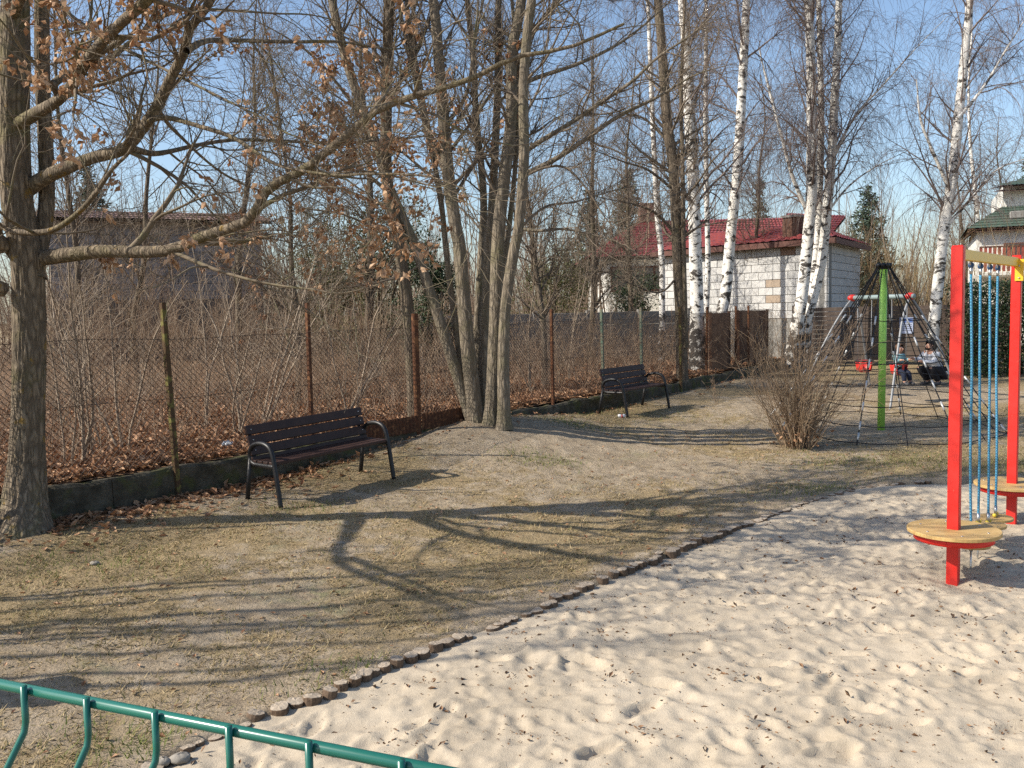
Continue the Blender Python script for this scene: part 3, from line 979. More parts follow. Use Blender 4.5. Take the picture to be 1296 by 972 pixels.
# ---- the oak at the left, limbs reaching across the lawn
D0 = 8.68
ob = G(28, 674)
trunk = [np.r_[ob[:2], -.08], P(33, 600, D0), P(36, 500, D0), P(37, 400, D0), P(34, 330, D0), P(21, 250, D0), P(17, 150, D0), P(18, 50, D0), P(22, -40, D0), P(32, -300, D0 + .2), P(50, -650, D0 + .5), P(60, -1000, D0 + .4)]
stem2 = [P(42, 350, D0 + .02), P(58, 270, D0 + .16), P(58, 190, D0 + .22), P(54, 100, D0 + .25), P(53, 0, D0 + .25), P(58, -200, D0 + .6), P(90, -500, D0 + 1.2)]
S = 1 / 132.                     # metres per pixel at the oak
oak_limbs = [
    (px_line([(45, 327), (90, 322), (130, 318), (175, 319), (218, 316), (253, 300), (283, 291), (317, 277), (333, 247), (353, 230), (383, 216), (407, 197), (440, 170), (477, 140), (523, 122), (573, 108), (613, 92), (653, 72), (720, 60), (790, 30)], D0 + .06, D0 - 2.2), [.085, .075, .062, .05, .036, .024, .012]),
    (px_line([(218, 318), (267, 339), (313, 353), (358, 362), (395, 366), (432, 371), (480, 360)], D0 - .42, D0 - 1.6), [.022, .016, .010, .005]),
    (px_line([(28, 245), (55, 226), (83, 213), (117, 200), (157, 189), (177, 167), (200, 133), (217, 97), (233, 67), (240, 37), (262, 8), (300, -60), (330, -140)], D0 + .10, D0 - 1.0), [.085, .075, .066, .055, .045, .03]),
    (px_line([(236, 65), (260, 52), (300, 51), (367, 53), (430, 53), (500, 62), (570, 50)], D0 - .8, D0 + 1.2), [.032, .026, .02, .012, .006]),
    (px_line([(184, 158), (197, 150), (217, 150), (253, 160), (293, 173), (320, 190), (347, 207), (387, 217), (430, 222), (467, 220), (540, 223), (590, 240)], D0 - .4, D0 - 2.4), [.03, .026, .022, .016, .012, .006]),
    (px_line([(165, 187), (190, 194), (213, 192), (253, 183), (300, 177), (367, 179), (430, 181), (533, 173), (610, 162)], D0 - .3, D0 + 2.4), [.034, .028, .024, .02, .014, .007]),
    (px_line([(5, 168), (40, 147), (73, 127), (97, 100), (110, 77), (130, 53), (160, 23), (187, 0), (225, -50), (270, -140)], D0 + .05, D0 - 2.0), [.072, .065, .058, .05, .038]),
    (px_line([(60, 112), (87, 93), (127, 80), (157, 60), (187, 33), (202, -5), (215, -70)], D0 + .3, D0 + 1.4), [.045, .04, .033, .026, .02]),
    (px_line([(194, 25), (233, 12), (273, 12), (347, 17), (400, 20), (470, 40)], D0 + 1.1, D0 + 2.2), [.024, .018, .012, .005]),
    (px_line([(20, 330), (2, 305), (0, 285), (17, 293), (60, 293), (90, 277), (117, 250), (143, 213), (167, 187), (180, 133)], D0 + .04, D0 - 1.3), [.04, .038, .034, .028, .02, .01]),
    (px_line([(52, -20), (90, 20), (127, 43), (167, 67), (213, 90), (247, 107), (287, 127), (333, 150), (367, 170), (420, 190)], D0 + .4, D0 - 1.4), [.024, .02, .016, .011, .006]),
    (px_line([(199, 136), (214, 158), (233, 177), (257, 200), (283, 220), (317, 237), (360, 252), (400, 277), (450, 300)], D0 - .44, D0 + 1.4), [.02, .016, .011, .005]),
    (px_line([(10, 30), (60, -60), (150, -130), (260, -190), (400, -230)], D0, D0 - 2.8), [.06, .05, .035, .02]),
    (px_line([(28, -90), (100, -190), (230, -290), (380, -350), (560, -380)], D0, D0 + 2.2), [.065, .05, .035, .018]),
    (px_line([(30, -220), (-60, -350), (-150, -520)], D0, D0 + .5), [.06, .04, .02]),
    (np.array([[-4.72, 8.6, 2.7], [-5.0, 7.9, 3.2], [-5.0, 7.2, 3.7], [-4.75, 6.5, 4.3], [-4.9, 5.9, 5.2]]), [.085, .075, .06, .045, .02]),
    (np.array([[-5.0, 7.5, 3.5], [-4.55, 6.9, 3.75], [-4.2, 6.2, 3.9], [-3.9, 5.5, 4.4]]), [.05, .042, .03, .012]),
    (np.array([[-4.75, 8.6, 2.3], [-5.2, 7.8, 2.65], [-5.5, 6.9, 2.9], [-5.45, 6.1, 3.3], [-5.7, 5.3, 3.9]]), [.075, .062, .05, .038, .015]),
    (np.array([[-5.4, 7.1, 2.85], [-5.1, 6.5, 3.0], [-4.6, 6.0, 2.95], [-4.3, 5.4, 3.3]]), [.04, .034, .025, .01]),
    (px_line([(40, -420), (180, -560), (330, -650), (480, -760)], D0 + .3, D0 - 2.4), [.055, .04, .02]),
]
tree('oak_tree', 'thick oak at the left edge with low limbs and clinging brown leaves', 'tree',
     [(trunk, [.185, .148, .138, .134, .135, .102, .098, .095, .09, .08, .06, .03]), (stem2, [.075, .066, .064, .06, .056, .045, .025])],
     [(p, [v * (.76 if i_ else .95) for i_, v in enumerate(r)]) for p, r in oak_limbs], OAK, OAKTWIG, 101, 56, 1500, 6000, (1.2, 2.6), (.4, 1.1), (.15, .45), (.4, 1), up=.2, trop=(.04, .02, 0), flare=.75, sides=84, furrow=.11, tk=340, leafn=3900, leafsize=(.05, .09),
     leafz=(2.2, 5.4), leafxy=lambda t: (t[:, 0] > -3.95) & (t[:, 0] < -.5) & (t[:, 1] > 6.2), leafmat=island('clinging_oak_leaf', [(.27, .14, .07), (.42, .25, .14), (.55, .36, .22), (.62, .43, .28), (.36, .19, .095)], .75, .25, .25))

# ---- another tree outside the left edge: only its shadow crosses the lawn
tb = np.array([-7.6, 5.0, -.05])
gl = np.random.default_rng(12)
lst = []
for k in range(11):
    dx, dyy = gl.normal(0, .3), -.55 + k * .13
    q = tb + [dx * .3, dyy * .35, 0]
    lst.append(([q, q + [dx * .5 + gl.normal(0, .12), dyy * .5 + gl.normal(0, .08), 1.6], q + [dx * .9 + .1, dyy * .95 + gl.normal(0, .14), 3.4], q + [dx * 1.2 + .1, dyy * 1.3, 5.6], q + [dx * 1.4, dyy * 1.6, 7.8]], [.036, .03, .025, .018, .006]))
tree('hazel_clump', 'bare many stemmed hazel just outside the left edge whose shadow streaks the near lawn', 'tree', lst, [],
     BROWNB, TWIG, 102, 70, 320, 900, (.7, 1.8), (.3, .8), (.15, .4), t1=(.35, 1), sides=10)

# ---- many stemmed clump on the mound
D1 = 13.9
def cs(pts, d0, d1): return px_line(pts, d0, d1)
clump = [
    (cs([(600, 541), (587, 500), (573, 457), (547, 377), (523, 307), (490, 230), (473, 173), (453, 123), (433, 57), (420, 0), (395, -120), (370, -260)], D1 - .1, D1 + .3), [.12, .105, .095, .09, .085, .075, .06, .03]),
    (cs([(603, 542), (600, 510), (590, 417), (582, 317), (577, 290), (567, 217), (560, 133), (552, 33), (545, -40), (535, -250), (530, -380)], D1 - .15, D1 - .1), [.155, .135, .12, .11, .09, .07, .05, .02]),
    (cs([(612, 536), (613, 420), (618, 317), (622, 267), (627, 183), (630, 100), (631, 0), (640, -200), (645, -330)], D1 + .22, D1 + .5), [.09, .08, .075, .07, .06, .05, .02]),
    (cs([(622, 540), (627, 417), (630, 310), (637, 233), (647, 150), (648, 67), (660, 0), (680, -180), (690, -380)], D1 - .30, D1 - .2), [.14, .125, .12, .105, .09, .075, .06, .02]),
    (cs([(638, 543), (637, 460), (640, 387), (650, 320), (657, 283), (663, 200), (663, 100), (673, 0), (700, -150), (730, -330)], D1 - .5, D1 - .8), [.125, .10, .095, .09, .085, .07, .05, .02]),
    (cs([(608, 534), (604, 440), (608, 340), (612, 250), (603, 150), (598, 60), (590, -20), (585, -220)], D1 + .4, D1 + .9), [.09, .08, .07, .06, .05, .02]),
]
clump += [
    (cs([(594, 538), (579, 430), (566, 330), (556, 240), (536, 150), (516, 60), (505, 0), (492, -140)], D1 + .1, D1 + .6), [.075, .062, .058, .052, .045, .036, .03, .012]),
    (cs([(630, 538), (622, 420), (640, 320), (653, 200), (656, 100), (648, 0), (640, -160)], D1 + .3, D1 + .8), [.07, .058, .052, .046, .038, .03, .012]),
]
cl_limbs = [
    (cs([(566, 222), (543, 167), (530, 100), (517, 33), (512, -40), (500, -150)], D1 - .1, D1 + .2), [.06, .05, .045, .035, .015]),
    (cs([(661, 222), (700, 203), (740, 177), (783, 147), (832, 123), (880, 95), (930, 80)], D1 - .3, D1 - .9), [.05, .042, .036, .028, .014, .005]),
    (cs([(664, 192), (690, 175), (720, 157), (760, 130), (800, 103), (832, 73), (880, 40), (920, 0)], D1 - .3, D1 - 1.2), [.045, .04, .032, .025, .015, .006]),
    (cs([(664, 105), (683, 97), (733, 80), (780, 57), (817, 30), (860, -10)], D1 - .3, D1 + .2), [.042, .035, .028, .018, .008]),
    (cs([(652, 288), (680, 292), (713, 290), (750, 297), (783, 307), (810, 325)], D1 - .3, D1 - 1.0), [.03, .024, .018, .010, .004]),
    (cs([(660, 225), (690, 212), (717, 213), (743, 240), (767, 277), (790, 300)], D1 - .3, D1 - 1.0), [.025, .022, .018, .012, .005]),
    (cs([(567, 195), (600, 150), (633, 103), (660, 80), (700, 70)], D1, D1 + .4), [.035, .03, .024, .015, .006]),
    (cs([(500, 250), (470, 225), (430, 190), (400, 150), (370, 120)], D1, D1 - .6), [.04, .03, .022, .012, .005]),
    (cs([(520, 300), (480, 290), (430, 270), (380, 262), (330, 235)], D1, D1 - .6), [.032, .025, .018, .01, .004]),
    (cs([(470, 165), (430, 110), (395, 70), (350, 40), (310, 20)], D1 + .2, D1 - .4), [.04, .03, .022, .014, .006]),
    (cs([(533, 335), (500, 352), (450, 362), (420, 365), (395, 372)], D1, D1 - .5), [.02, .016, .010, .004]),
    (cs([(563, 160), (590, 120), (600, 60), (612, 0), (630, -60)], D1 - .1, D1 - .4), [.04, .03, .025, .015, .006]),
    (cs([(648, 70), (690, 20), (740, -40), (800, -100)], D1, D1 - .5), [.045, .035, .025, .012]),
    (cs([(656, 290), (690, 262), (730, 255), (790, 238), (840, 235)], D1 - .3, D1 + .3), [.026, .02, .014, .008, .003]),
]
tree('maple_clump', 'many stemmed grey barked tree on the worn mound between the benches', 'tree', [(p, [v * .8 for v in r]) for p, r in clump], [(p, [v * .85 for v in r]) for p, r in cl_limbs], MAPLE, TWIG, 103, 140, 1700, 6500, (1.0, 2.6), (.4, 1.1), (.15, .5), (.32, 1), up=.3, flare=.35, sides=40, furrow=.05, tk=136, leafn=360, leafsize=(.06, .1), leafz=(2.0, 6), leafxy=lambda t: t[:, 0] < .3)

# ---- single trunks near the fence
def at_wall(px, back, zoff=.3):
    p = wallpt(px, back); return p
p = wallpt(523, .45); dS = p[1]
tree('alder_tree', 'bare trunk hugging the thick rusty fence post left of the clump', 'tree',
     [([np.r_[p, .2], P(517, 400, dS), P(503, 300, dS), P(490, 233, dS), P(489, 133, dS), P(493, 0, dS), P(500, -150, dS), P(505, -300, dS)], [.105, .095, .09, .085, .075, .06, .03])],
     [(px_line([(495, 262), (460, 250), (420, 235), (380, 232)], dS, dS + .6), [.03, .022, .014, .005]), (px_line([(489, 130), (520, 80), (545, 20), (560, -40)], dS, dS + .6), [.035, .03, .02, .008])],
     BROWNB, TWIG, 104, 60, 420, 1500, (.8, 2.0), t1=(.35, 1), flare=.2)
p = G(864, 492); dT = p[1]
tree('ash_tree', 'straight grey brown trunk right of the second bench, in front of the birches', 'tree',
     [([np.r_[p[:2], p[2] - .08], P(861, 390, dT), P(857, 312, dT), P(853, 220, dT), P(845, 159, dT), P(836, 40, dT), P(828, -60, dT), P(820, -240, dT)], [.135, .12, .12, .115, .105, .085, .07, .03]),
      ([P(868, 440, dT - .1), P(867, 380, dT - .12), P(865, 300, dT - .15), P(864, 210, dT - .2), P(862, 120, dT - .2), P(866, 20, dT - .2), P(870, -100, dT)], [.055, .05, .048, .042, .035, .025, .01])],
     [(px_line([(857, 300), (830, 270), (800, 258), (760, 250), (735, 240)], dT, dT - .8), [.035, .028, .02, .012, .004]),
      (px_line([(852, 240), (820, 215), (790, 205), (750, 190), (720, 185)], dT, dT - .8), [.035, .028, .02, .012, .004]),
      (px_line([(858, 350), (835, 370), (800, 360), (770, 345), (740, 345)], dT, dT - .8), [.028, .02, .016, .010, .004]),
      (px_line([(855, 260), (880, 235), (905, 200), (930, 180)], dT, dT - .8), [.03, .024, .016, .006]),
      (px_line([(846, 180), (815, 150), (780, 140), (740, 110)], dT, dT + .3), [.03, .024, .016, .006])],
     BROWNB, TWIG, 105, 90, 900, 3600, (1.0, 2.4), (.4, 1.1), (.2, .5), (.25, 1), up=.1, flare=.3)

# ---- birches
def birch(label, pts, d0, d1, radii, seed, limbs=(), n1=38, dens=1.0, group='white birches by the fence corner', base=None, tall=-420):
    line = list(px_line(pts, d0, d1))
    if base is not None: line[0] = np.array(base)
    top = line[-1]
    line += [top + [.15, .1, 2.2], top + [.1, .3, 4.6]]
    radii = list(radii) + [radii[-1] * .6, .012]
    L_ = [(px_line(q, a, b), r) for q, a, b, r in limbs]
    return tree('birch_tree', label, 'tree', [(line, [v * .88 for v in radii])], L_, BIRCH, BIRCHTWIG, seed, n1, int(n1 * 7 * dens), int(n1 * 50 * dens), (1.6, 3.6), (.7, 1.7), (.6, 1.7), (.25, 1), up=.35, trop=(.03, -.16, -.6), flare=.35, ang1=(46, 12), wob=.10, rtw=.0017, rr1=.28, group=group)

pb = wallpt(884, .75); 
birch('stout white birch rising right behind the grey brown trunk', [(884, 470), (882, 390), (880, 312), (877, 220), (873, 150), (870, 80), (864, 0), (858, -80)], pb[1], pb[1], [.24, .19, .175, .165, .15, .135, .12, .1], 111, base=np.r_[pb, .3])
pb = wallpt(906, .9)
birch('leaning white birch between the stout birch and the block wall', [(904, 455), (912, 400), (918, 374), (925, 297), (933, 220), (939, 119), (945, 0), (950, -80)], pb[1], pb[1] + .3, [.19, .165, .155, .145, .135, .12, .10, .085], 112, base=np.r_[pb, .3])
dB = 25.6
pg = lambda px, dist: np.r_[P(px, 440, dist)[:2], float(ter(*P(px, 440, dist)[:2])) - .05]
birch('left one of the twin birch stems before the house corner', [(1000, 460), (1008, 415), (1016, 368), (1024, 282), (1027, 239), (1027, 119), (1023, 0), (1018, -80)], dB, dB, [.22, .19, .18, .165, .155, .135, .11, .09], 113,
      [([(1019, 262), (1003, 223), (991, 179), (975, 119), (960, 60)], dB, dB - .5, [.06, .05, .045, .035, .012])], base=pg(1000, dB), n1=56)
birch('right one of the twin birch stems before the house corner', [(1008, 455), (1021, 405), (1031, 370), (1040, 330), (1051, 219), (1056, 130), (1060, 60), (1062, 0), (1064, -80)], dB + .3, dB + .5, [.19, .165, .155, .15, .135, .12, .105, .09, .08], 114,
      [([(1053, 205), (1080, 150), (1120, 105), (1160, 60), (1200, 20)], dB + .4, dB, [.045, .036, .026, .016, .006]),
       ([(1046, 270), (1075, 235), (1110, 210), (1150, 190)], dB + .4, dB, [.035, .026, .016, .006])], base=pg(1008, dB + .3), n1=56)
birch('slim dark stemmed birch between the twin birches', [(1018, 455), (1030, 350), (1036, 279), (1039, 180), (1039, 119), (1036, 0), (1032, -60)], dB + .8, dB + .8, [.13, .115, .11, .10, .095, .08, .07], 115, base=pg(1018, dB + .8), n1=26)
dC = 23.6
birch('lone birch leaning to the right behind the climbing net', [(1176, 450), (1184, 390), (1194, 299), (1206, 219), (1214, 139), (1220, 80), (1226, 20), (1230, -60)], dC, dC + .2, [.185, .165, .155, .145, .13, .115, .10, .08], 116,
      [([(1202, 240), (1180, 190), (1165, 150), (1160, 100)], dC, dC - .4, [.05, .04, .03, .012]), ([(1196, 290), (1230, 250), (1262, 215), (1300, 200)], dC, dC, [.045, .035, .025, .01]),
       ([(1212, 150), (1245, 110), (1275, 60), (1300, 20)], dC, dC + .4, [.045, .035, .025, .01])], base=pg(1176, dC), n1=50)
pb = wallpt(893, 3.2)
birch('thin pale birch standing farther back behind the stout birch', [(896, 440), (896, 340), (895, 279), (893, 150), (894, 0), (894, -40)], pb[1], pb[1], [.10, .095, .09, .08, .065, .05], 117, base=np.r_[pb, .35], n1=24, group='thin birches farther back')
pb = wallpt(838, 3.0)
birch('thin pale birch standing farther back left of the grey brown trunk', [(842, 440), (838, 340), (832, 270), (826, 150), (820, 0), (818, -40)], pb[1], pb[1], [.10, .095, .09, .08, .065, .05], 118, base=np.r_[pb, .35], n1=24, group='thin birches farther back')
dE = 38.
birch('thin distant birch left of the right hand house', [(1242, 400), (1240, 330), (1236, 260), (1228, 180), (1226, 100)], dE, dE, [.12, .11, .10, .08, .05], 119, base=pg(1242, dE), n1=24, group='thin birches farther back', tall=0)

# ---- bare trees deeper in the wood behind the fence
deep = [(95, 17, 'bare tree deep behind the fence next to the oak trunk', .09, 8), (172, 21, 'bare tree deep behind the first fence post', .10, 9), (300, 24, 'bare tree deep behind the left end of the first bench', .13, 10),
        (372, 17.5, 'bare tree behind the second fence post', .08, 8), (452, 25, 'dark bare tree deep behind the right end of the first bench', .17, 11),
        (688, 19.5, 'slanting bare tree behind the fence right of the clump', .10, 8), (742, 27, 'bare tree deep behind the second bench', .12, 10), (795, 30, 'bare tree deep behind the green fence posts', .12, 10),
        (962, 31, 'bare tree behind the block wall left of the twin birches', .11, 9), (1262, 44, 'bare tree behind the green roofed house', .14, 10), (1225, 42, 'bare tree left of the green roofed house', .12, 9.5)]
for q, (px, dd, lab, r0, hgt) in enumerate(deep):
    b0 = np.r_[P(px, 400, dd)[:2], .3 if px < 900 else .5]
    gg = np.random.default_rng(200 + q)
    pts = [b0]
    dr = np.array([gg.normal(0, .06) + (-.12 if px == 688 else 0), gg.normal(0, .05), 1.])
    for k in range(6):
        pts.append(pts[-1] + dr * hgt / 6 + np.r_[gg.normal(0, .10, 2), 0])
    tree('bare_tree', lab, 'tree', [(pts, [r0 * .72, r0 * .66, r0 * .58, r0 * .47, r0 * .36, r0 * .22, .01])], [], BROWNB, TWIG, 220 + q, 60, 520, 1900, (1.0, 2.8), (.5, 1.4), (.25, .7), (.15, 1), up=.35, flare=.3, sides=10,
         group='bare trees in the wood', rtw=.0019, leafn=260 if px in (300, 372, 452) else 0, leafz=(1.5, 4.2))

# ---- saplings and brush behind the fence
def brush(posxy, z0, h, g, lean=.18, k=6, r0=(.004, .012), tw=6, l=(.3, .9), tw2=2.2, z_fn=None, spread=None):
    n = len(posxy)
    p = np.c_[posxy, z0]
    dd = np.c_[g.normal(0, lean, (n, 2)), np.ones(n)]
    if spread is not None: dd[:, :2] += spread
    dd /= np.linalg.norm(dd, axis=1, keepdims=True)
    pts = np.zeros((n, k, 3)); pts[:, 0] = p
    for j in range(1, k):
        dd = dd + g.normal(0, .09, (n, 3)); dd /= np.linalg.norm(dd, axis=1, keepdims=True)
        pts[:, j] = pts[:, j - 1] + dd * (h / (k - 1))[:, None]
    r = g.uniform(r0[0], r0[1], n)[:, None] * np.linspace(1, .25, k)[None]
    A, B = grow(pts, r, int(n * tw), g, (.15, 1), (42, 16), l, .5, 5, .6, .25, .03, .15, .0017)
    C, Dd = grow(A, B, int(n * tw * tw2), g, (.1, 1), (45, 16), (l[0] * .5, l[1] * .6), .4, 3, .7, .15, 0, .15, .0015)
    return gather([(pts, r, 4), (A, B, 3), (C, Dd, 3)])

g = np.random.default_rng(31)
n = 1500
u = g.uniform(-5, 21, n); v = 1.1 + g.uniform(0, 1, n) ** 1.2 * 11
bx, by = WP[0] + u * WD[0] - v * WN[0], WP[1] + u * WD[1] - v * WN[1]
hgt = np.clip(g.normal(2.0, .7, n), .6, 3.6) * (.72 + .06 * v)
hgt *= np.where(u > 9, .58, .86)
V, f = brush(np.c_[bx, by], floor_z(bx, by), hgt, g, lean=.22, r0=(.003, .011), tw=6, tw2=1.8)
stuff(put('thicket', V, f, BRUSHM, None, True), 'dense tangle of bare brown brush filling the plot behind the fence', 'brush')
n = 1000
u = g.uniform(-12, 30, n); v = g.uniform(9, 26, n)
bx, by = WP[0] + u * WD[0] - v * WN[0], WP[1] + u * WD[1] - v * WN[1]
ok = ~((bx > 3) & (by > 24)); bx, by = bx[ok], by[ok]; n = len(bx)
V, f = brush(np.c_[bx, by], floor_z(bx, by), g.uniform(1.3, 3.5, n), g, .22, 6, (.005, .016), 7, (.5, 1.4), 2.0)
stuff(put('deep_thicket', V, f, island('deep_brush_stem', [(.13, .085, .058), (.19, .13, .087), (.24, .175, .12), (.10, .068, .05)], .85, .2), None, True), 'taller darker brush at the back of the fenced plot', 'brush')
# whippy saplings that stand out from the tangle
sapl = [(112, 1.2, 3.6, 'forked pale sapling right of the oak trunk behind the fence'), (128, 2.2, 3.9, 'tall pale sapling left of the first fence post'), (85, 1.0, 2.8, 'slanting sapling beside the oak trunk'), (150, 1.6, 3.2, 'multi stemmed pale sapling before the first fence post'),
        (300, 1.3, 2.6, 'leaning sapling behind the fence above the first bench'), (258, 2.5, 3.4, 'thin sapling midway between the first two fence posts'), (335, 2.2, 3.2, 'thin sapling just left of the second fence post'), (440, 1.6, 2.8, 'sapling right of the second fence post'),
        (670, 1.5, 3.0, 'slim sapling right of the clump behind the fence'), (725, 2.4, 3.2, 'slim sapling behind the fence left of the second bench')]
for q, (px, bk, h, lab) in enumerate(sapl):
    gg = np.random.default_rng(300 + q)
    p = wallpt(px, bk); m = gg.integers(2, 5)
    b0 = np.r_[p, float(floor_z(*p)) - .02]
    root = thing('sapling', lab, 'sapling', b0, 'saplings behind the fence')
    xy = np.tile(p, (m, 1)) + gg.normal(0, .05, (m, 2))
    V, f = brush(xy, np.full(m, b0[2]), h * gg.uniform(.75, 1.05, m), gg, .22, 9, (.014, .024), 14, (.4, 1.1), 3)
    put('stems', V, f, plain('pale_sapling_bark', (.24, .185, .135), (.34, .275, .205), 8, .85, .2, 0, 0), root, True)

# low tangle and dry weeds close to the fence at the right of the clump
n = 1300
u = g.uniform(-4, 20, n); v = .3 + g.uniform(0, 1, n) * 4.5
bx, by = WP[0] + u * WD[0] - v * WN[0], WP[1] + u * WD[1] - v * WN[1]
V, f = brush(np.c_[bx, by], floor_z(bx, by), g.uniform(.3, 1.3, n), g, .35, 4, (.002, .005), 3, (.2, .5), 1.2)
stuff(put('undergrowth', V, f, island('undergrowth_stem', [(.28, .18, .12), (.38, .27, .18), (.22, .15, .10), (.46, .36, .27)], .85, .2), None, True), 'low dry undergrowth and bramble close behind the fence', 'brush')

# ---- the forsythia-like bush in front of the climbing net
p = G(1010, 566)
root = thing('bare_shrub', 'bare twiggy shrub fanning out left of the climbing net', 'shrub', p)
gg = np.random.default_rng(41); n = 110
xy = p[:2] + gg.normal(0, .10, (n, 2)); sp = (xy - p[:2]) * 2.6
V, f = brush(xy, np.full(n, p[2] - .03), gg.uniform(1.0, 2.25, n), gg, .10, 8, (.004, .010), 7, (.25, .9), 1.6, spread=sp + gg.normal(0, .12, (n, 2)))
put('stems', V, f, island('shrub_stem', [(.20, .135, .085), (.28, .20, .13), (.36, .27, .18), (.17, .11, .075)], .85, .2), root, True)
V, f = leaf_mesh(np.c_[p[:2] + gg.normal(0, .15, (160, 2)), p[2] + np.abs(gg.normal(.05, .2, 160))], gg.uniform(.05, .10, 160), gg, fold=.7)
o = put('caught_leaves', V, f, LEAF, root); o['kind'] = 'stuff'

# small weed sprig on the lawn before the fence corner
p = G(908, 512)
root = thing('weed_sprig', 'small dry sprig growing on the lawn right of the second bench', 'weed', p)
V, f = brush(np.tile(p[:2], (5, 1)) + g.normal(0, .02, (5, 2)), np.full(5, p[2]), g.uniform(.4, .75, 5), g, .25, 6, (.003, .005), 4, (.1, .35), 1)
put('stems', V, f, BRUSHM, root, True)

# ================================================================== BENCHES
SLAT = plain('dark_stained_slat', (.034, .017, .013), (.05, .026, .019), 9, .55, .3, 0, .25, .003, stretch=(1, 1, 1))
BLACK = plain('black_steel', (.012, .012, .013), (.02, .019, .019), 8, .42, .35, 0, .1, .002)
STEEL = plain('bright_steel', (.55, .55, .54), (.42, .42, .41), 20, .35, .5, .9, 0)

def bench(label, pl, pr, group):
    """pl, pr: ground points of the rear feet, left and right seen from the front"""
    pl = np.asarray(pl, float); pr = np.asarray(pr, float)
    a = pr[:2] - pl[:2]; L = np.linalg.norm(a); a /= L
    fwd = np.array([a[1], -a[0]])
    zl, zr = pl[2], pr[2]
    root = thing('park_bench', label, 'bench', pl, group)
    def at(s, u, w):                     # s along, u forward from rear foot, w up
        q = pl[:2] + a * s + fwd * u
        return np.r_[q, zl + (zr - zl) * s / L + w]
    for s in (.0, L):
        arm = smooth_line([at(s, .60, -.03), at(s, .575, .12), at(s, .535, .34), at(s, .50, .50), at(s, .45, .595), at(s, .36, .635), at(s, .24, .635), at(s, .14, .60), at(s, .09, .525), at(s, .095, .45), at(s, .16, .405), at(s, .26, .40), at(s, .40, .40), at(s, .52, .402)], 60)
        MB().tube(arm, .0265, 12).build('arm_frame', BLACK, root, True)
        MB().tube([at(s, .0, -.03), at(s, .04, .18), at(s, .10, .47)], .0265, 12).build('rear_leg', BLACK, root, True)
        b0, b1 = at(s, .135, .36), at(s, .0, .80)
        c = (b0 + b1) / 2; zz = (b1 - b0); ln = np.linalg.norm(zz); zz /= ln
        xx = np.r_[a, 0]; yy = np.cross(zz, xx)
        ins = .05 if s == 0 else -.05
        MB().box(c + xx * ins, (.045, .012, ln), np.array([xx, yy, zz]), bev=.003).build('back_bracket', BLACK, root)
        MB().box(at(s + ins, .31, .405), (.045, .40, .012), np.array([xx, np.r_[fwd, 0], [0, 0, 1]]), bev=.003).build('seat_bracket', BLACK, root)
    x3 = np.array([a[0], a[1], (zr - zl) / L]); x3 /= np.linalg.norm(x3)
    ln = L + .02
    for k in range(4):                   # seat
        u = .165 + k * .103
        ax = np.array([x3, np.r_[fwd, 0], np.cross(x3, np.r_[fwd, 0])])
        o = MB().box(at(L / 2, u, .432), (ln, .088, .036), ax, bev=.006).build('seat_slat', SLAT, root)
    for k in range(4):                   # back
        t = .14 + k * .255
        zc = np.array(at(L / 2, .135, .36)) * (1 - t) + np.array(at(L / 2, .0, .80)) * t
        zz = at(L / 2, .0, .80) - at(L / 2, .135, .36); zz /= np.linalg.norm(zz)
        yy = np.cross(zz, x3)
        if yy @ np.r_[fwd, 0] < 0: yy = -yy
        o = MB().box(zc + yy * .026, (ln, .036, .104), np.array([x3, yy, np.cross(x3, yy)]), bev=.006).build('back_slat', SLAT, root)
        for s in (.05, L - .05):
            q = np.array(at(s, .135, .36)) * (1 - t) + np.array(at(s, .0, .80)) * t + yy * .046
            MB().sphere(q, .009, 8, 5).build('bolt', STEEL, o, True)
    return root
def fl(p): return np.r_[p[:2], float(ter(*p[:2]) + lumps(*p[:2]))]
B1L, B1R = fl(G(313, 631)), fl(G(456, 597))
bench('nearer dark slatted bench with black tube arms, left of the tree clump', B1L, B1R, 'park benches along the fence')
q = G(758, 523); d_ = G(806, 514) - q; d_ = d_ / np.linalg.norm(d_)
bench('farther dark slatted bench beyond the tree clump', fl(q), fl(q + d_ * 1.62), 'park benches along the fence')

# litter
p = fl(G(787, 529))
root = thing('crushed_can', 'small crushed white can lying by the second bench', 'can', p)
WHITE = plain('white_print', (.75, .75, .74), (.62, .62, .62), 12, .5, .4, 0, .1)
MB().tube([p + [-.06, 0, .03], p + [-.03, .01, .034], p + [.0, .0, .026], p + [.03, .01, .03], p + [.06, .02, .032]], [.03, .033, .024, .033, .03], 12).build('can_body', WHITE, root, True)
MB().tube([p + [-.015, 0, .027], p + [.015, .006, .028]], [.0285, .0285], 12).build('red_band', plain('red_print', (.55, .06, .05), (.5, .05, .05)), root, True)
p = wallpt(284, .55); p = np.r_[p, float(floor_z(*p)) + .06]
root = thing('crumpled_bag', 'crumpled pale plastic bag among leaves behind the fence', 'litter', p)
mb = MB().sphere(p, .075, 14, 10, (1, .8, .75))
mb.v[0] = mb.v[0] + np.random.default_rng(5).normal(0, .012, mb.v[0].shape)
mb.build('bag', plain('pale_film', (.62, .66, .70), (.45, .48, .52), 20, .35, .5), root)
g = np.random.default_rng(9)
STONE = plain('field_stone', (.30, .27, .23), (.20, .18, .15), 12, .9, .2, 0, .5, .01)
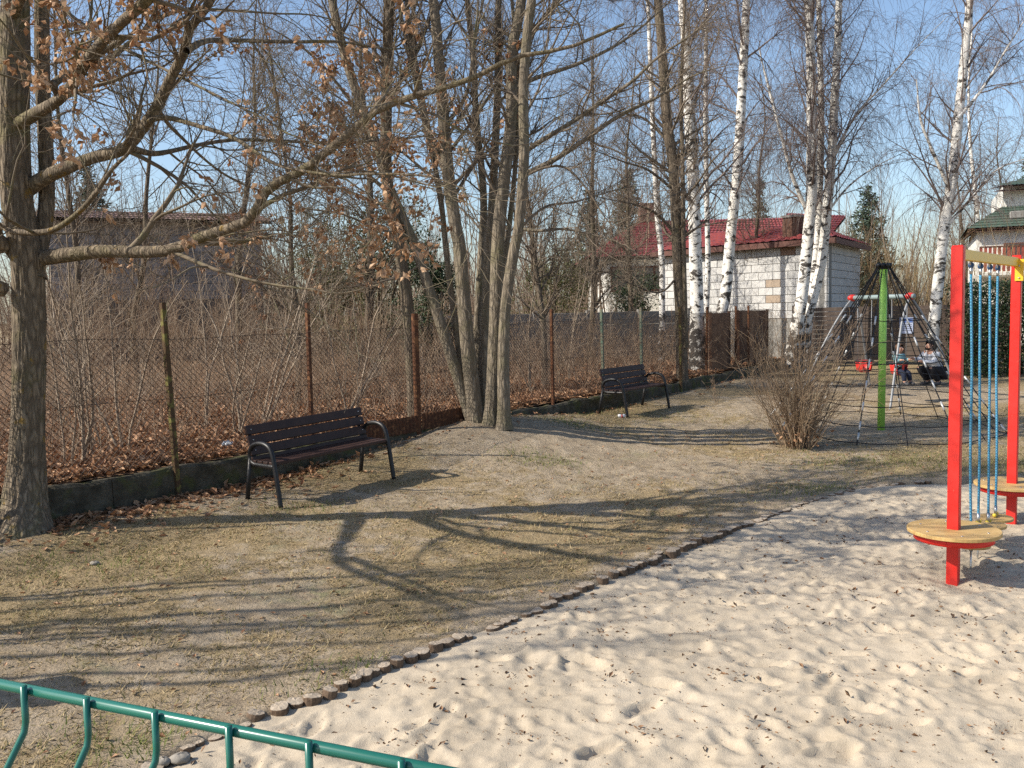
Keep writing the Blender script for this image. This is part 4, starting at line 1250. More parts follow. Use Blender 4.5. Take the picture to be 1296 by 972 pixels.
for q, (px, py, s, lab) in enumerate([(120, 712, .035, 'small pale stone on the lawn below the oak shadow'), (432, 690, .03, 'small stone in the branch shadow right of the oak'), (228, 962, .045, 'round stone at the near end of the log edging'), (206, 966, .035, 'dark stone just above the green fence rail')]):
    p = fl(G(px, py)); root = thing('stone', lab, 'stone', p, 'loose stones')
    mb = MB().sphere(p + [0, 0, s * .25], s, 12, 8, (1.2, 1, .6)); mb.v[0] += g.normal(0, s * .07, mb.v[0].shape)
    mb.build('stone_body', STONE, root, True)

# litter bin outside the left edge (its shadow lies at the bottom left)
p = fl(np.array([-3.62, 5.02, 0]))
root = thing('litter_bin', 'dark litter bin standing just outside the left edge', 'bin', p)
MB().tube([p + [0, 0, .12], p + [0, 0, .62]], .17, 20).build('bin_body', BLACK, root, True)
MB().tube([p + [0, 0, .62], p + [0, 0, .66], p + [0, 0, .68]], [.19, .19, .16], 20).build('bin_lid', BLACK, root, True)
MB().tube([p + [-.2, 0, -.02], p + [-.2, 0, .85]], .025, 10).build('bin_post', BLACK, root, True)

# ================================================================== RED ROPE FRAME
def worn_paint(name, c, faded, dirt, sc=22):
    m, nt, b = newmat(name, .42, .45)
    v = coords(nt)
    col = mixc(nt, ramp(nt, [(.4, (0, 0, 0)), (.7, (.8,) * 3)], noise(nt, v, 2.3, 4, .6)), c, faded)
    col = mixc(nt, ramp(nt, [(.66, (0, 0, 0)), (.70, (.75,) * 3)], noise(nt, v, sc, 5, .7)), col, dirt)
    nt.links.new(col, b.inputs['Base Color'])
    rr = ramp(nt, [(.35, (.34,) * 3), (.7, (.62,) * 3)], noise(nt, v, 7, 5, .65))
    nt.links.new(rr, b.inputs['Roughness'])
    bump(nt, b, noise(nt, v, 60, 3), .06, .002)
    return m
RED = worn_paint('red_powder_coat', (.62, .018, .012), (.54, .03, .022), (.34, .12, .08))
YEL = plain('ochre_powder_coat', (.82, .50, .03), (.76, .46, .03), 3, .4, .5, 0, .06, .001)
BLUE = None
def rope_mat(name, c1, c2, sc=60):
    m, nt, b = newmat(name, .7, .3)
    v = coords(nt)
    w = nt.nodes.new('ShaderNodeTexWave'); w.bands_direction = 'DIAGONAL'; w.inputs['Scale'].default_value = sc; w.inputs['Distortion'].default_value = .6
    nt.links.new(v, w.inputs['Vector'])
    nt.links.new(ramp(nt, [(.25, c2), (.7, c1)], w.outputs['Fac']), b.inputs['Base Color'])
    bump(nt, b, w.outputs['Fac'], .7, .006)
    return m
BLUE = rope_mat('blue_braided_rope', (.085, .30, .46), (.05, .20, .34), 26)
def ply_mat():
    m, nt, b = newmat('ochre_plywood', .6, .3)
    v = coords(nt, (1, 9, 1))
    n1 = noise(nt, v, 5, 6, .65, .5)
    c = ramp(nt, [(.25, (.36, .22, .075)), (.5, (.50, .33, .13)), (.75, (.58, .41, .19))], n1)
    c = mixc(nt, ramp(nt, [(.60, (0, 0, 0)), (.72, (.5,) * 3)], noise(nt, coords(nt), 9, 5, .7)), c, (.52, .42, .28))   # sand trodden on
    nt.links.new(c, b.inputs['Base Color']); bump(nt, b, n1, .3, .004)
    return m
PLY = ply_mat()
f1 = G(1206, 733); f2 = G(1280, 661)
f1[2] = float(ter(*f1[:2])); f2[2] = float(ter(*f2[:2]))
d2 = (f2 - f1) * [1, 1, 0]; LB = np.linalg.norm(d2); d2 /= LB
n2_ = np.array([-d2[1], d2[0], 0])
AXB = np.array([d2, n2_, [0, 0, 1.]])
AXP = np.array([[.80, -.60, 0], [.60, .80, 0], [0, 0, 1.]])
frame = thing('rope_frame', 'red and ochre rope climbing frame with blue ropes standing in the sand', 'climbing frame', f1)
ht = [P(1206, 313, f1[1])[2], P(1280, 323, f2[1])[2]]
ht = [(ht[0] + ht[1]) / 2] * 2
PW = .088
for q, f_ in enumerate((f1, f2)):
    o = MB().box(np.r_[f_[:2], ht[q] / 2 - .3], (PW, PW, ht[q] + .6), AXP, bev=.006).build('post', RED, frame)
    MB().box(np.r_[f_[:2], ht[q] + .003], (PW - .012, PW - .012, .008), AXP, bev=.002).build('post_cap', RED, o)
zt = ht[0]
bm_c = (f1 + f2) / 2
MB().box(np.r_[bm_c[:2], zt - .062], (LB - PW - .004, .05, .085), AXB, bev=.005).build('top_beam', YEL, frame)
o = MB().box(np.r_[f2[:2], 0] - d2 * .052 - n2_ * .03 + [0, 0, zt - .145], (.012, .075, .20), AXB, bev=.003).build('bracket', YEL, frame)
MB().box(np.r_[f2[:2], 0] - d2 * .052 - n2_ * .03 + [0, 0, zt - .05], (.02, .09, .03), AXB, bev=.003).build('bracket_lip', YEL, o)
for dz in (.10, .215):
    MB().sphere(np.r_[f2[:2], 0] - d2 * .062 - n2_ * .03 + [0, 0, zt - dz], .009, 8, 5).build('bolt', STEEL, o, True)

def big_disc(f_, h, r):
    f_ = np.r_[f_[:2], 0.]
    o = MB().disc(f_ + [0, 0, h], r, .03, 56, AXP).build('platform', PLY, frame)
    # red skirt ring below
    a = np.linspace(0, 2 * np.pi, 57)
    V = []; 
    ri, ro, z0, z1 = r - .065, r - .05, h - .03, h - .085
    for rr_, z in ((ro, z0), (ro, z1), (ri, z1), (ri, z0)):
        V.append(np.stack([f_[0] + rr_ * np.cos(a[:-1]), f_[1] + rr_ * np.sin(a[:-1]), np.full(56, z)], 1))
    i = np.arange(56); j = (i + 1) % 56
    q = [np.stack([t * 56 + i, ((t + 1) % 4) * 56 + i, ((t + 1) % 4) * 56 + j, t * 56 + j], 1) for t in range(4)]
    MB().add(np.vstack(V), q).build('rim', RED, o, True)
    for k in range(6):
        t = k * np.pi / 3 + .3
        MB().sphere(f_ + [math.cos(t) * (r - .09), math.sin(t) * (r - .09), h + .001], .011, 8, 5, (1, 1, .4)).build('bolt', STEEL, o, True)
big_disc(f1, P(1206, 669, f1[1])[2], .345)
big_disc(f2, P(1280, 611, f2[1])[2], .345)
# four ropes: each ends in a small round step
tops = [1229, 1241, 1253, 1263]
steps = [(.20, 1231, 687, 1), (.34, 1239, 664, 1), (.27, 1252, 663, 1), (.33, 1261, 654, 1)]
for q, px in enumerate(tops):
    # parameter along the beam for this picture column
    k = ray(px, 340).x
    t = (k * f1[1] - f1[0]) / (d2[0] - k * d2[1])
    tp = np.r_[f1[:2], 0] + d2 * t + [0, 0, zt - .108]
    dy = tp[1]
    zb = P(steps[q][1], steps[q][2], dy)[2]
    zb = max(zb, float(ter(*tp[:2])) + .12)
    off = np.r_[P(steps[q][1], steps[q][2], dy)[0] - tp[0], 0, 0] * .75
    bt = np.r_[tp[:2], zb] + off
    hk = MB().sphere(tp + [0, 0, -.03], .022, 10, 7, (1.2, .7, 1.2)).build('shackle', plain('blue_fitting', (.03, .07, .15), (.03, .06, .12), 5, .4), frame, True)
    for sgn in (-1, 1):
        MB().tube([tp + d2 * .03 * sgn + [0, 0, .01], tp + d2 * .03 * sgn + [0, 0, -.03]], .006, 8).build('shackle_bolt', STEEL, hk, True)
    MB().tube([tp + [0, 0, -.048], tp + [0, 0, -.10]], .013, 10).build('ferrule', STEEL, hk, True)
    pts = smooth_line([tp + [0, 0, -.09], (tp * .62 + bt * .38) + [.008 * (1, .4, .8, -.4)[q], 0.005, 0], (tp * .3 + bt * .7) + [.006 * (-1, 1, .4, 1)[q], 0, 0], bt + [0, 0, .06]], 40)
    MB().tube(pts, .0105, 10).build('rope', BLUE, frame, True)
    s_ = MB().disc(bt, .15, .025, 36, AXP).build('step', PLY, frame)
    MB().tube([bt + [0, 0, .005], bt + [0, 0, .10]], .014, 10).build('clamp', STEEL, s_, True)
    for sgn in (-1, 1):
        MB().sphere(bt + d2 * .045 * sgn + [0, 0, .022], .018, 10, 7).build('yellow_cap', plain('yellow_plastic', (.72, .55, .06), (.68, .5, .05), 4, .4), s_, True)
    MB().tube([bt + [0, 0, -.025], bt + [0, 0, -.07]], .016, 10).build('lower_clamp', STEEL, s_, True)
    MB().tube([bt + [0, 0, -.05], np.r_[bt[:2], -.4]], .008, 8).build('ground_chain', STEEL, s_, True)

# ================================================================== CLIMBING NET
LIME = plain('lime_green_paint', (.36, .66, .11), (.32, .60, .10), 4, .42, .5, 0, .08, .001)
ROPEB = plain('black_rope', (.022, .022, .024), (.04, .04, .042), 40, .8, .2, 0, .3, .003)
p = G(1115, 544); npz = p.copy()
netd = p[1]
tz = P(1118, 336, netd)[2]
net = thing('climbing_net', 'pyramid climbing net of black ropes round a lime green pole', 'climbing net', p)
MB().tube([p + [0, 0, -.1], np.r_[p[:2] + [.02, 0], tz - .03]], .062, 20).build('pole', LIME, net, True)
top = np.r_[p[:2] + [.02, 0], tz]
hd = MB().tube([top + [0, 0, -.06], top + [0, 0, 0], top + [0, 0, .03]], [.075, .085, .05], 16).build('head', BLACK, net, True)
NS = 8; RB = 1.95; rots = .22
anch = []
for k in range(NS):
    t = rots + k * 2 * np.pi / NS
    q = p[:2] + RB * np.array([math.cos(t), math.sin(t)])
    anch.append(np.r_[q, float(ter(*q)) + .02])
    MB().sphere(top + [math.cos(t) * .1, math.sin(t) * .1, .0], .035, 10, 6, (1, 1, 1.3)).build('eye_bolt', BLACK, hd, True)
def spoke(k, s):                          # s 0 at the top to 1 at the ground; ropes sag a little
    a = anch[k % NS] if isinstance(k, int) else None
    if a is None:
        k0 = int(math.floor(k)); f_ = k - k0
        a = anch[k0 % NS] * (1 - f_) + anch[(k0 + 1) % NS] * f_
    st = top + np.r_[(a[:2] - top[:2]) * .05, -.02]
    q = st * (1 - s) + a * s
    q = q + np.array([0, 0, -.30 * s * (1 - s)])
    return q
CLAMP = plain('grey_rope_clamp', (.62, .62, .60), (.5, .5, .5), 10, .4, .5, .3, 0)
for k in range(NS):
    MB().tube([spoke(k, s) for s in np.linspace(0, 1, 24)], .010, 7).build('rope', ROPEB, net, True)
    e0, e1 = spoke(k, .93), spoke(k, .97)
    MB().tube([e0, e1], .017, 8).build('clamp', CLAMP, net, True)
    if k % 2 == 0:
        MB().tube([spoke(k + .5, s) for s in np.linspace(.02, 1, 20)], .008, 7).build('rope', ROPEB, net, True)
    else:
        MB().tube([spoke(k + .5, s) for s in np.linspace(.02, 1, 20)], .008, 7).build('rope', ROPEB, net, True)
for s in (.30, .42, .54, .66, .78, .89, .985):
    for k in range(NS):
        sub = 2 if s > .4 else 1
        for h_ in range(sub):
            a, b_ = spoke(k + h_ / sub if h_ else k, s), spoke((k + (h_ + 1) / sub) if (h_ + 1) < sub else k + 1, s)
            sag = .035 * np.linalg.norm(a - b_)
            MB().tube([a, (a * .75 + b_ * .25) - [0, 0, sag * .75], (a + b_) / 2 - [0, 0, sag], (a * .25 + b_ * .75) - [0, 0, sag * .75], b_], .0085, 6).build('cross_rope', ROPEB, net, True)
        if s < .95:
            a = spoke(k, s); dn = spoke(k, s + .012) - spoke(k, s - .012)
            MB().tube([a - dn, a + dn], .015, 7).build('clamp', CLAMP, net, True)

# ================================================================== SWING
GALV = plain('galvanised_tube', (.26, .265, .27), (.20, .21, .22), 6, .5, .4, .2, .05)
SRED = plain('red_plastic', (.60, .035, .025), (.5, .03, .025), 4, .4, .5, 0, .05)
TEAL = plain('pale_teal_paint', (.24, .30, .30), (.20, .26, .26), 4, .5, .4, 0, .05)
DARK = plain('dark_rubber', (.02, .02, .022), (.03, .03, .03), 8, .6, .3)
dsw = 19.3
pa, pb_ = P(1079, 377, dsw + .9), P(1152, 376, dsw - .5)
pb_[2] = pa[2]
gz = lambda q: float(ter(q[0], q[1]))
swing = thing('swing_set', 'two seat toddler swing with curved grey legs and red joint caps behind the climbing net', 'swing', np.r_[((pa + pb_) / 2)[:2], gz((pa + pb_) / 2)])
bd = (pb_ - pa); bl = np.linalg.norm(bd); bd /= bl; bn = np.array([-bd[1], bd[0], 0])
MB().tube([pa - bd * .1, pb_ + bd * .1], .05, 12).build('top_beam', TEAL, swing, True)
for q, e in enumerate((pa, pb_)):
    cap = MB().sphere(e, .085, 14, 9, (1.3, .9, .9)).build('joint_cap', SRED, swing, True)
    for sgn in (-1, 1):
        out = (-1 if q == 0 else 1) * .45
        ft = e + bn * sgn * 1.05 + bd * out; ft[2] = gz(ft) - .05
        mid = (e * .5 + ft * .5) + bn * sgn * .10 + bd * out * .05 - [0, 0, .0]
        up = e * .82 + ft * .18 + bn * sgn * .10
        MB().tube(smooth_line([e, up, mid, ft], 20), .024, 10).build('leg', GALV, swing, True)
seatpos = []
for q, px in enumerate((1094, 1138)):
    k = ray(px, 420).x
    t = (k * pa[1] - pa[0]) / (bd[0] - k * bd[1])
    e = pa + bd * t
    zs = P(px, 463 if q == 0 else 466, e[1])[2]
    c = np.r_[e[:2], zs]; seatpos.append(c)
    st = thing_part = MB()
    # bucket seat: shell with leg openings
    r = .17; hgt = .24; nn = 24; a = np.linspace(0, 2 * np.pi, nn, endpoint=False)
    V = []; prof = [(.55, -.02), (.9, 0.02), (1.0, .10), (1.04, .20), (1.06, hgt), (.96, hgt), (.92, .12), (.8, .045), (.5, .01)]
    for rr_, z in prof:
        hi = np.where(np.abs(np.sin(a)) > .55, 1.0, .8) if z > .15 else 1.
        V.append(np.stack([c[0] + rr_ * r * np.cos(a), c[1] + rr_ * r * np.sin(a), c[2] - .12 + z * hi + 0 * a], 1))
    i = np.arange(nn); j = (i + 1) % nn; qs = []
    for t_ in range(len(prof) - 1):
        ff = np.stack([t_ * nn + i, t_ * nn + j, (t_ + 1) * nn + j, (t_ + 1) * nn + i], 1)
        if 1 <= t_ <= 2 or 5 <= t_ <= 6:
            ok = ~((np.abs(np.cos(a)) < .62) & (np.abs(np.cos(a)) > .15) & (np.sin(a) < 0))
            ff = ff[ok]
        qs.append(ff)
    seat = MB().add(np.vstack(V), qs).build('seat', SRED, swing, True)
    MB().tube([c + [r * 1.08 * math.cos(t_), r * 1.08 * math.sin(t_), .115] for t_ in np.linspace(0, 2 * np.pi, 25)], .016, 8).build('seat_rim', DARK, seat, True)
    for sgn in (-1, 1):
        MB().tube([e + bd * .2 * sgn, c + bd * .18 * sgn + [0, 0, .12]], .007, 6).build('chain', GALV, seat, True)

# ================================================================== FOREGROUND PANEL FENCE
GRN = plain('green_coated_wire', (.012, .13, .095), (.012, .115, .085), 8, .28, .55, 0, .04, .0006)
fz = 1.715
def rail_pt(px, py):
    v = ray(px, py); t = (fz - CAMZ) / v.z
    return np.array(CPOS + v * t)
ra, rb = rail_pt(0, 866), rail_pt(545, 974)
rd = (rb - ra); rd[2] = 0; rd /= np.linalg.norm(rd); rn = np.array([-rd[1], rd[0], 0])       # rn to the playground
if rn[1] < 0: rn = -rn
panel = thing('mesh_panel_fence', 'dark green wire mesh fence panel crossing the near left corner', 'fence', np.r_[(ra - rd * .2)[:2], 0])
xs = []
for px in (41, 119, 204, 296, 396, 512):
    v = ray(px, 900); k = v.x
    xs.append((k * ra[1] - ra[0]) / (rd[0] - k * rd[1]))
xs = np.array(xs); stp = float(np.mean(np.diff(xs)))
i0 = -10; allx = [xs[0] + stp * k for k in range(i0, 0)] + list(xs) + [xs[-1] + stp * k for k in range(1, 12)]
xa, xb = allx[0] - .02, allx[-1] + .02
MB().tube([ra + rd * xa, ra + rd * xb], .0042, 10).build('top_wire', GRN, panel, True)
prof = [(0.006, .0), (-.022, .0), (-.030, -.002), (-.066, -.030), (-.074, -.032), (-.082, -.030), (-.118, -.002), (-.126, 0), (-.62, 0), (-.63, -.002), (-.67, -.030), (-.678, -.032), (-.686, -.030), (-.722, -.002), (-.73, 0), (-1.18, 0), (-1.22, -.030), (-1.236, -.03), (-1.276, 0), (-1.9, 0)]
for x in allx:
    b0 = ra + rd * x - rn * .0062
    MB().tube([b0 + rn * o_ + [0, 0, z] for z, o_ in prof], .0027, 8).build('upright_wire', GRN, panel, True)
for z, o_ in ((-.074, -.032 - .0), (-.15, 0), (-.35, 0), (-.55, 0), (-.678, -.032), (-.75, 0), (-.95, 0), (-1.15, 0), (-1.228, -.03), (-1.3, 0), (-1.5, 0), (-1.64, 0)):
    MB().tube([ra + rd * xa + rn * (o_ + (.0 if o_ == 0 else .0)) + [0, 0, z], ra + rd * xb + rn * o_ + [0, 0, z]], .0027, 8).build('cross_wire', GRN, panel, True)
for x in (xa - .05,):
    b0 = ra + rd * x
    MB().box(np.r_[b0[:2], .88], (.06, .04, 1.76), np.array([rd, rn, [0, 0, 1.]]), bev=.003).build('post', GRN, panel)

# ================================================================== BUILDINGS
BLOCKM = []
def block_mat(name, cols):
    m, nt, b = newmat(name, .9, .15)
    oi = nt.nodes.new('ShaderNodeObjectInfo')
    v = coords(nt)
    n1 = noise(nt, v, 9, 5, .65)
    c = ramp(nt, [(i / (len(cols) - 1), c) for i, c in enumerate(cols)], oi.outputs['Random'])
    c = mixc(nt, math_n(nt, 'MULTIPLY', n1, .35), c, (.36, .34, .31))
    nt.links.new(c, b.inputs['Base Color'])
    bump(nt, b, n1, .5, .01)
    return m
WBLK = block_mat('white_silicate_block', [(.56, .55, .53), (.62, .61, .585), (.50, .495, .48), (.58, .57, .55)])
BBLK = block_mat('brown_brick', [(.22, .12, .075), (.30, .19, .13), (.38, .29, .21), (.18, .10, .065)])
GBLK = block_mat('grey_block', [(.17, .165, .165), (.22, .21, .21), (.13, .125, .125), (.19, .18, .175)])
DBRICK = plain('sooty_brick', (.11, .06, .045), (.15, .085, .06), 12, .9, .15, 0, .4, .01, c3=(.08, .05, .04))
MORT = plain('mortar', (.30, .285, .26), (.24, .23, .21), 20, .95, .1, 0, .3)
DMORT = plain('dark_mortar', (.10, .095, .09), (.08, .075, .07), 20, .95, .1, 0, .3)
def roof_mat(name, c1, c2, c3):
    return plain(name, c1, c2, 2.5, .6, .35, 0, .25, .01, c3=c3)
RROOF = roof_mat('red_tile', (.235, .05, .048), (.29, .065, .06), (.18, .045, .043))
GROOF = roof_mat('green_shingle', (.06, .10, .075), (.085, .125, .095), (.10, .105, .085))
FASC = plain('brown_fascia', (.14, .06, .045), (.10, .05, .04), 8, .7)
STUCCO = plain('white_stucco', (.74, .72, .66), (.66, .64, .58), 4, .9, .15, 0, .2)
GLASS = plain('dark_window_glass', (.03, .035, .04), (.05, .055, .06), 2, .08, .6, 0, 0)
BRWOOD = plain('brown_window_wood', (.12, .05, .035), (.08, .035, .028), 9, .6)

def block_wall(root, a, b, z0, z1, bw, bh, mat, mort, depth=.24, brown=None, zsolid=None, joint=.014):
    """wall from a to b (plan), outside on the right hand side going a to b"""
    a = np.asarray(a, float); b = np.asarray(b, float); L = np.linalg.norm(b - a); d_ = (b - a) / L; n_ = np.array([d_[1], -d_[0]])
    ax = np.array([[d_[0], d_[1], 0], [n_[0], n_[1], 0], [0, 0, 1.]])
    wall_ = MB().box(np.r_[(a + b) / 2 - n_ * depth / 2, (zsolid + z1) / 2], (L, depth, z1 - zsolid), ax).build('wall', mort, root)
    proto = {}
    rows = int(round((z1 - z0) / bh)); cols = int(round(L / bw)); bw = L / cols
    gg = np.random.default_rng(int(abs(a[0]) * 100) + 5)
    w0 = parent_world(wall_)
    for r in range(rows):
        sh = .5 if r % 2 else 0.
        x = -sh * bw
        while x < L - .02:
            x0, x1 = max(0, x), min(L, x + bw); x += bw
            if x1 - x0 < .06: continue
            mt = mat
            if brown and brown[0] - .2 <= (x0 + x1) / 2 <= brown[1] + .2 and gg.uniform() < .5: mt = brown[2]
            key = (round(x1 - x0, 2), mt.name)
            if key not in proto:
                me = bpy.data.meshes.new('block')
                mb = MB().box((0, 0, 0), (x1 - x0 - joint, .05, bh - joint), None, bev=.008)
                me = mesh_from('block', mb.v[0], [np.asarray(f) for f in mb.f]); me.materials.append(mt); proto[key] = me
            o = bpy.data.objects.new('block', proto[key]); COL.objects.link(o); o.parent = wall_
            c = a + d_ * (x0 + x1) / 2 + n_ * (.0 + gg.uniform(-.004, .008))
            o.location = Vector((c[0], c[1], z0 + (r + .5) * bh)) - w0
            o.rotation_euler = (0, 0, math.atan2(d_[1], d_[0]))
    return wall_

def ribbed_roof(root, A, B, C_, D_, mat, name='roof', ribs=40, rows=12, amp=.03, th=.06):
    """quad A(bottom left) B(bottom right) C(top right) D(top left) as pressed tile sheets"""
    A, B, C_, D_ = [np.asarray(q, float) for q in (A, B, C_, D_)]
    nrm = np.cross(B - A, D_ - A); nrm /= np.linalg.norm(nrm)
    if nrm[2] < 0: nrm = -nrm
    nu = ribs * 4; nv = rows * 2
    us = np.linspace(0, 1, nu + 1); V = []
    for r in range(rows):
        for e in (0, 1):
            v = (r + e * .999) / rows
            l = A * (1 - v) + D_ * v; rt = B * (1 - v) + C_ * v
            h = amp * .5 * (1 + np.cos(us * ribs * 2 * np.pi)) + (.035 if e == 0 else 0)
            V.append(l + (rt - l) * us[:, None] + nrm * h[:, None])
    V = np.vstack(V); m = nu + 1
    i = np.arange(nu)
    q = [np.stack([k * m + i, k * m + i + 1, (k + 1) * m + i + 1, (k + 1) * m + i], 1) for k in range(2 * rows - 1)]
    o = MB().add(V, q).build(name, mat, root)
    u2 = MB().add(np.array([A, B, C_, D_]) - nrm * .03, [[[0, 1, 2, 3]]]).add(np.array([A, B, C_, D_]) - nrm * (.03 + th), [[[0, 3, 2, 1]]]).build('soffit', FASC, o)
    return o

# ---- white block outbuilding with a red roofed house behind it
cz = 28.0
co = P(1047, 390, cz)[:2]; le = P(838, 390, 33.)[:2]; re_ = P(1087, 390, 32.2)[:2]
hb = thing('block_house', 'white block building with brown brick pilaster and low dark red roof behind the birches', 'building', np.r_[co, .4])
ztop = P(1047, 303, cz)[2]
Lw = np.linalg.norm(co - le)
tb = lambda px: None
kb = (np.linalg.norm(P(986, 390, 29.6)[:2] - le), np.linalg.norm(P(1011, 390, 29.0)[:2] - le))
block_wall(hb, le, co, 1.55, ztop, .56, .25, WBLK, MORT, brown=(kb[0], kb[1], BBLK), zsolid=.0)
block_wall(hb, co, re_, 1.55, ztop, .56, .25, WBLK, MORT, zsolid=.0)
bk = le + (re_ - co)
MB().quad(np.r_[re_, 0], np.r_[bk, 0], np.r_[bk, ztop], np.r_[re_, ztop]).quad(np.r_[bk, 0], np.r_[le, 0], np.r_[le, ztop], np.r_[bk, ztop]).build('rear_wall', STUCCO, hb)
# low roof with brown fascia, overhanging
dl = (co - le) / Lw; dr = (re_ - co) / np.linalg.norm(re_ - co)
ov = .35
c1 = np.r_[co + dl * ov - dr * ov, ztop + .02]; c2 = np.r_[le - dl * ov - dr * ov, ztop + .02]; c3 = np.r_[bk - dl * ov + dr * ov, ztop + .35]; c4 = np.r_[re_ + dl * ov + dr * ov, ztop + .02]
c3[2] = ztop + .02
apx = (c1 + c2 + c3 + c4) / 4; apx[2] = ztop + .75
rid0 = (c2 + c3) / 2 + np.r_[dl * 1.6, .72]; rid1 = (c1 + c4) / 2 + np.r_[-dl * 1.6, .72]
ribbed_roof(hb, c2, c1, rid1, rid0, RROOF, ribs=26, rows=8)
ro = ribbed_roof(hb, c1, c4, rid1 + [0, 0, 0], rid1, RROOF, ribs=18, rows=8)
mb = MB()
for s_, e_ in ((c2, c1), (c1, c4)):
    m_ = (s_ + e_) / 2; dd_ = (e_ - s_)[:2]; l_ = np.linalg.norm(dd_); dd_ /= l_
    mb.box(np.r_[m_[:2], ztop - .06], (l_, .04, .17), np.array([[dd_[0], dd_[1], 0], [dd_[1], -dd_[0], 0], [0, 0, 1.]]))
mb.build('fascia', FASC, hb)
chim = np.r_[(co - dl * 1.35 + dr * .6), 0]
ck = MB().box(np.r_[chim[:2], ztop + .36], (.5, .5, .95), np.array([[dl[0], dl[1], 0], [-dl[1], dl[0], 0], [0, 0, 1.]])).build('chimney', DBRICK, hb)
MB().box(np.r_[chim[:2], ztop + .86], (.6, .6, .07), np.array([[dl[0], dl[1], 0], [-dl[1], dl[0], 0], [0, 0, 1.]])).build('chimney_cap', MORT, ck)

# red roofed house behind, gable roof over pale walls
dh = 39.
def hp(px, py, dd): return P(px, py, dd)
rh = thing('red_roof_house', 'house with a broad red tiled roof beyond the second bench', 'house', np.r_[P(880, 400, dh)[:2], .5])
A_ = hp(747, 328, dh - 3); B_ = hp(1010, 318, dh - 3.5); Cc = hp(990, 276, dh + 2.2); Dd_ = hp(812, 280, dh + 2.2)
A_[2] = B_[2] = (A_[2] + B_[2]) / 2; Cc[2] = Dd_[2] = (Cc[2] + Dd_[2]) / 2
ribbed_roof(rh, A_, B_, Cc, Dd_, RROOF, ribs=46, rows=14)
A2_ = A_ + [-.2, 9.5, 0]; 
ribbed_roof(rh, A2_, A_, Dd_, Dd_ + [0, .05, 0], RROOF, ribs=30, rows=14)
zc = A_[2] - .1
wl, wr = A_[:2] + [.7, .6], B_[:2] + [-.3, .6]
fw = MB().box(np.r_[(wl + wr) / 2, zc / 2], (np.linalg.norm(wr - wl), .3, zc), np.array([np.r_[(wr - wl) / np.linalg.norm(wr - wl), 0], np.r_[0, 1, 0], [0, 0, 1.]])).build('wall', STUCCO, rh)
MB().box(np.r_[wl + [.16, 4.5], zc / 2], (.3, 8.6, zc)).build('side_wall', STUCCO, rh)
for q, t in enumerate((.09, .2, .33)):
    c = wl * (1 - t) + wr * t
    w_ = MB().box(np.r_[c + [0, -.17], zc - .75], (1.0, .06, 1.0)).build('window', BRWOOD, rh)
    MB().box(np.r_[c + [0, -.205], zc - .75], (.84, .02, .84)).build('pane', GLASS, w_)
# raised right part with upturned eave
E0 = hp(996, 270, dh - 2); E1 = hp(1071, 273, dh - 2); E2 = hp(1053, 296, dh - 5); E3 = hp(985, 300, dh - 5)
ribbed_roof(rh, E3, E2, E1, E0, RROOF, ribs=20, rows=8)
ww = MB().box(np.r_[((E0 + E1) / 2)[:2] + [-.2, .3], (E0[2] - .2) / 2], (abs(E1[0] - E0[0]) - .4, .3, E0[2] - .2)).build('tower_wall', STUCCO, rh)
MB().box(hp(822, 275, dh + 2.2) , (.9, .7, 1.2)).build('chimney', DBRICK, rh)

# ---- grey block building at the left, long and low
ga, gb = P(60, 300, 33.)[:2], P(330, 300, 36.)[:2]
gh = thing('grey_block_building', 'long low grey block building with a brown roof behind the wood at left', 'building', np.r_[ga, .3])
gzt = P(200, 278, 34.)[2]
block_wall(gh, ga, gb, 2.7, gzt, .62, .30, GBLK, DMORT, zsolid=0.)
gd = (gb - ga) / np.linalg.norm(gb - ga); gn = np.array([gd[1], -gd[0]])
q0, q1 = np.r_[ga - gd * .5 + gn * .5, gzt], np.r_[gb + gd * .5 + gn * .5, gzt]
ribbed_roof(gh, q0, q1, q1 - np.r_[gn * 5, -.8], q0 - np.r_[gn * 5, -.8], plain('brown_roof_sheet', (.13, .075, .055), (.18, .11, .085), 3, .7), ribs=50, rows=4)

# ---- grey boundary wall running behind the plot
ba, bb = P(535, 400, 26.5)[:2], P(872, 400, 29.)[:2]
bw_ = thing('boundary_wall', 'grey concrete panel boundary wall seen through the brush beyond the second bench', 'wall', np.r_[ba, .3])
GCON = plain('grey_concrete', (.27, .26, .24), (.20, .19, .175), 5, .9, .15, 0, .3, .02)
bd_ = bb - ba; bl_ = np.linalg.norm(bd_); bd_ = bd_ / bl_
bax = np.array([[bd_[0], bd_[1], 0], [-bd_[1], bd_[0], 0], [0, 0, 1.]])
zw = P(800, 394, 28.5)[2]
npn = 5
for k in range(npn):
    c = ba + bd_ * bl_ * (k + .5) / npn
    for r in range(4):
        hh_ = (zw - .3) / 4
        MB().box(np.r_[c, .3 + hh_ * (r + .5)], (bl_ / npn - .12, .06, hh_ - .012), bax, bev=.008).build('wall_panel', GCON, bw_)
for k in range(npn + 1):
    MB().box(np.r_[ba + bd_ * bl_ * k / npn, .3 + (zw - .3) / 2 + .03], (.14, .13, zw - .3 + .06), bax, bev=.01).build('wall_post', GCON, bw_)

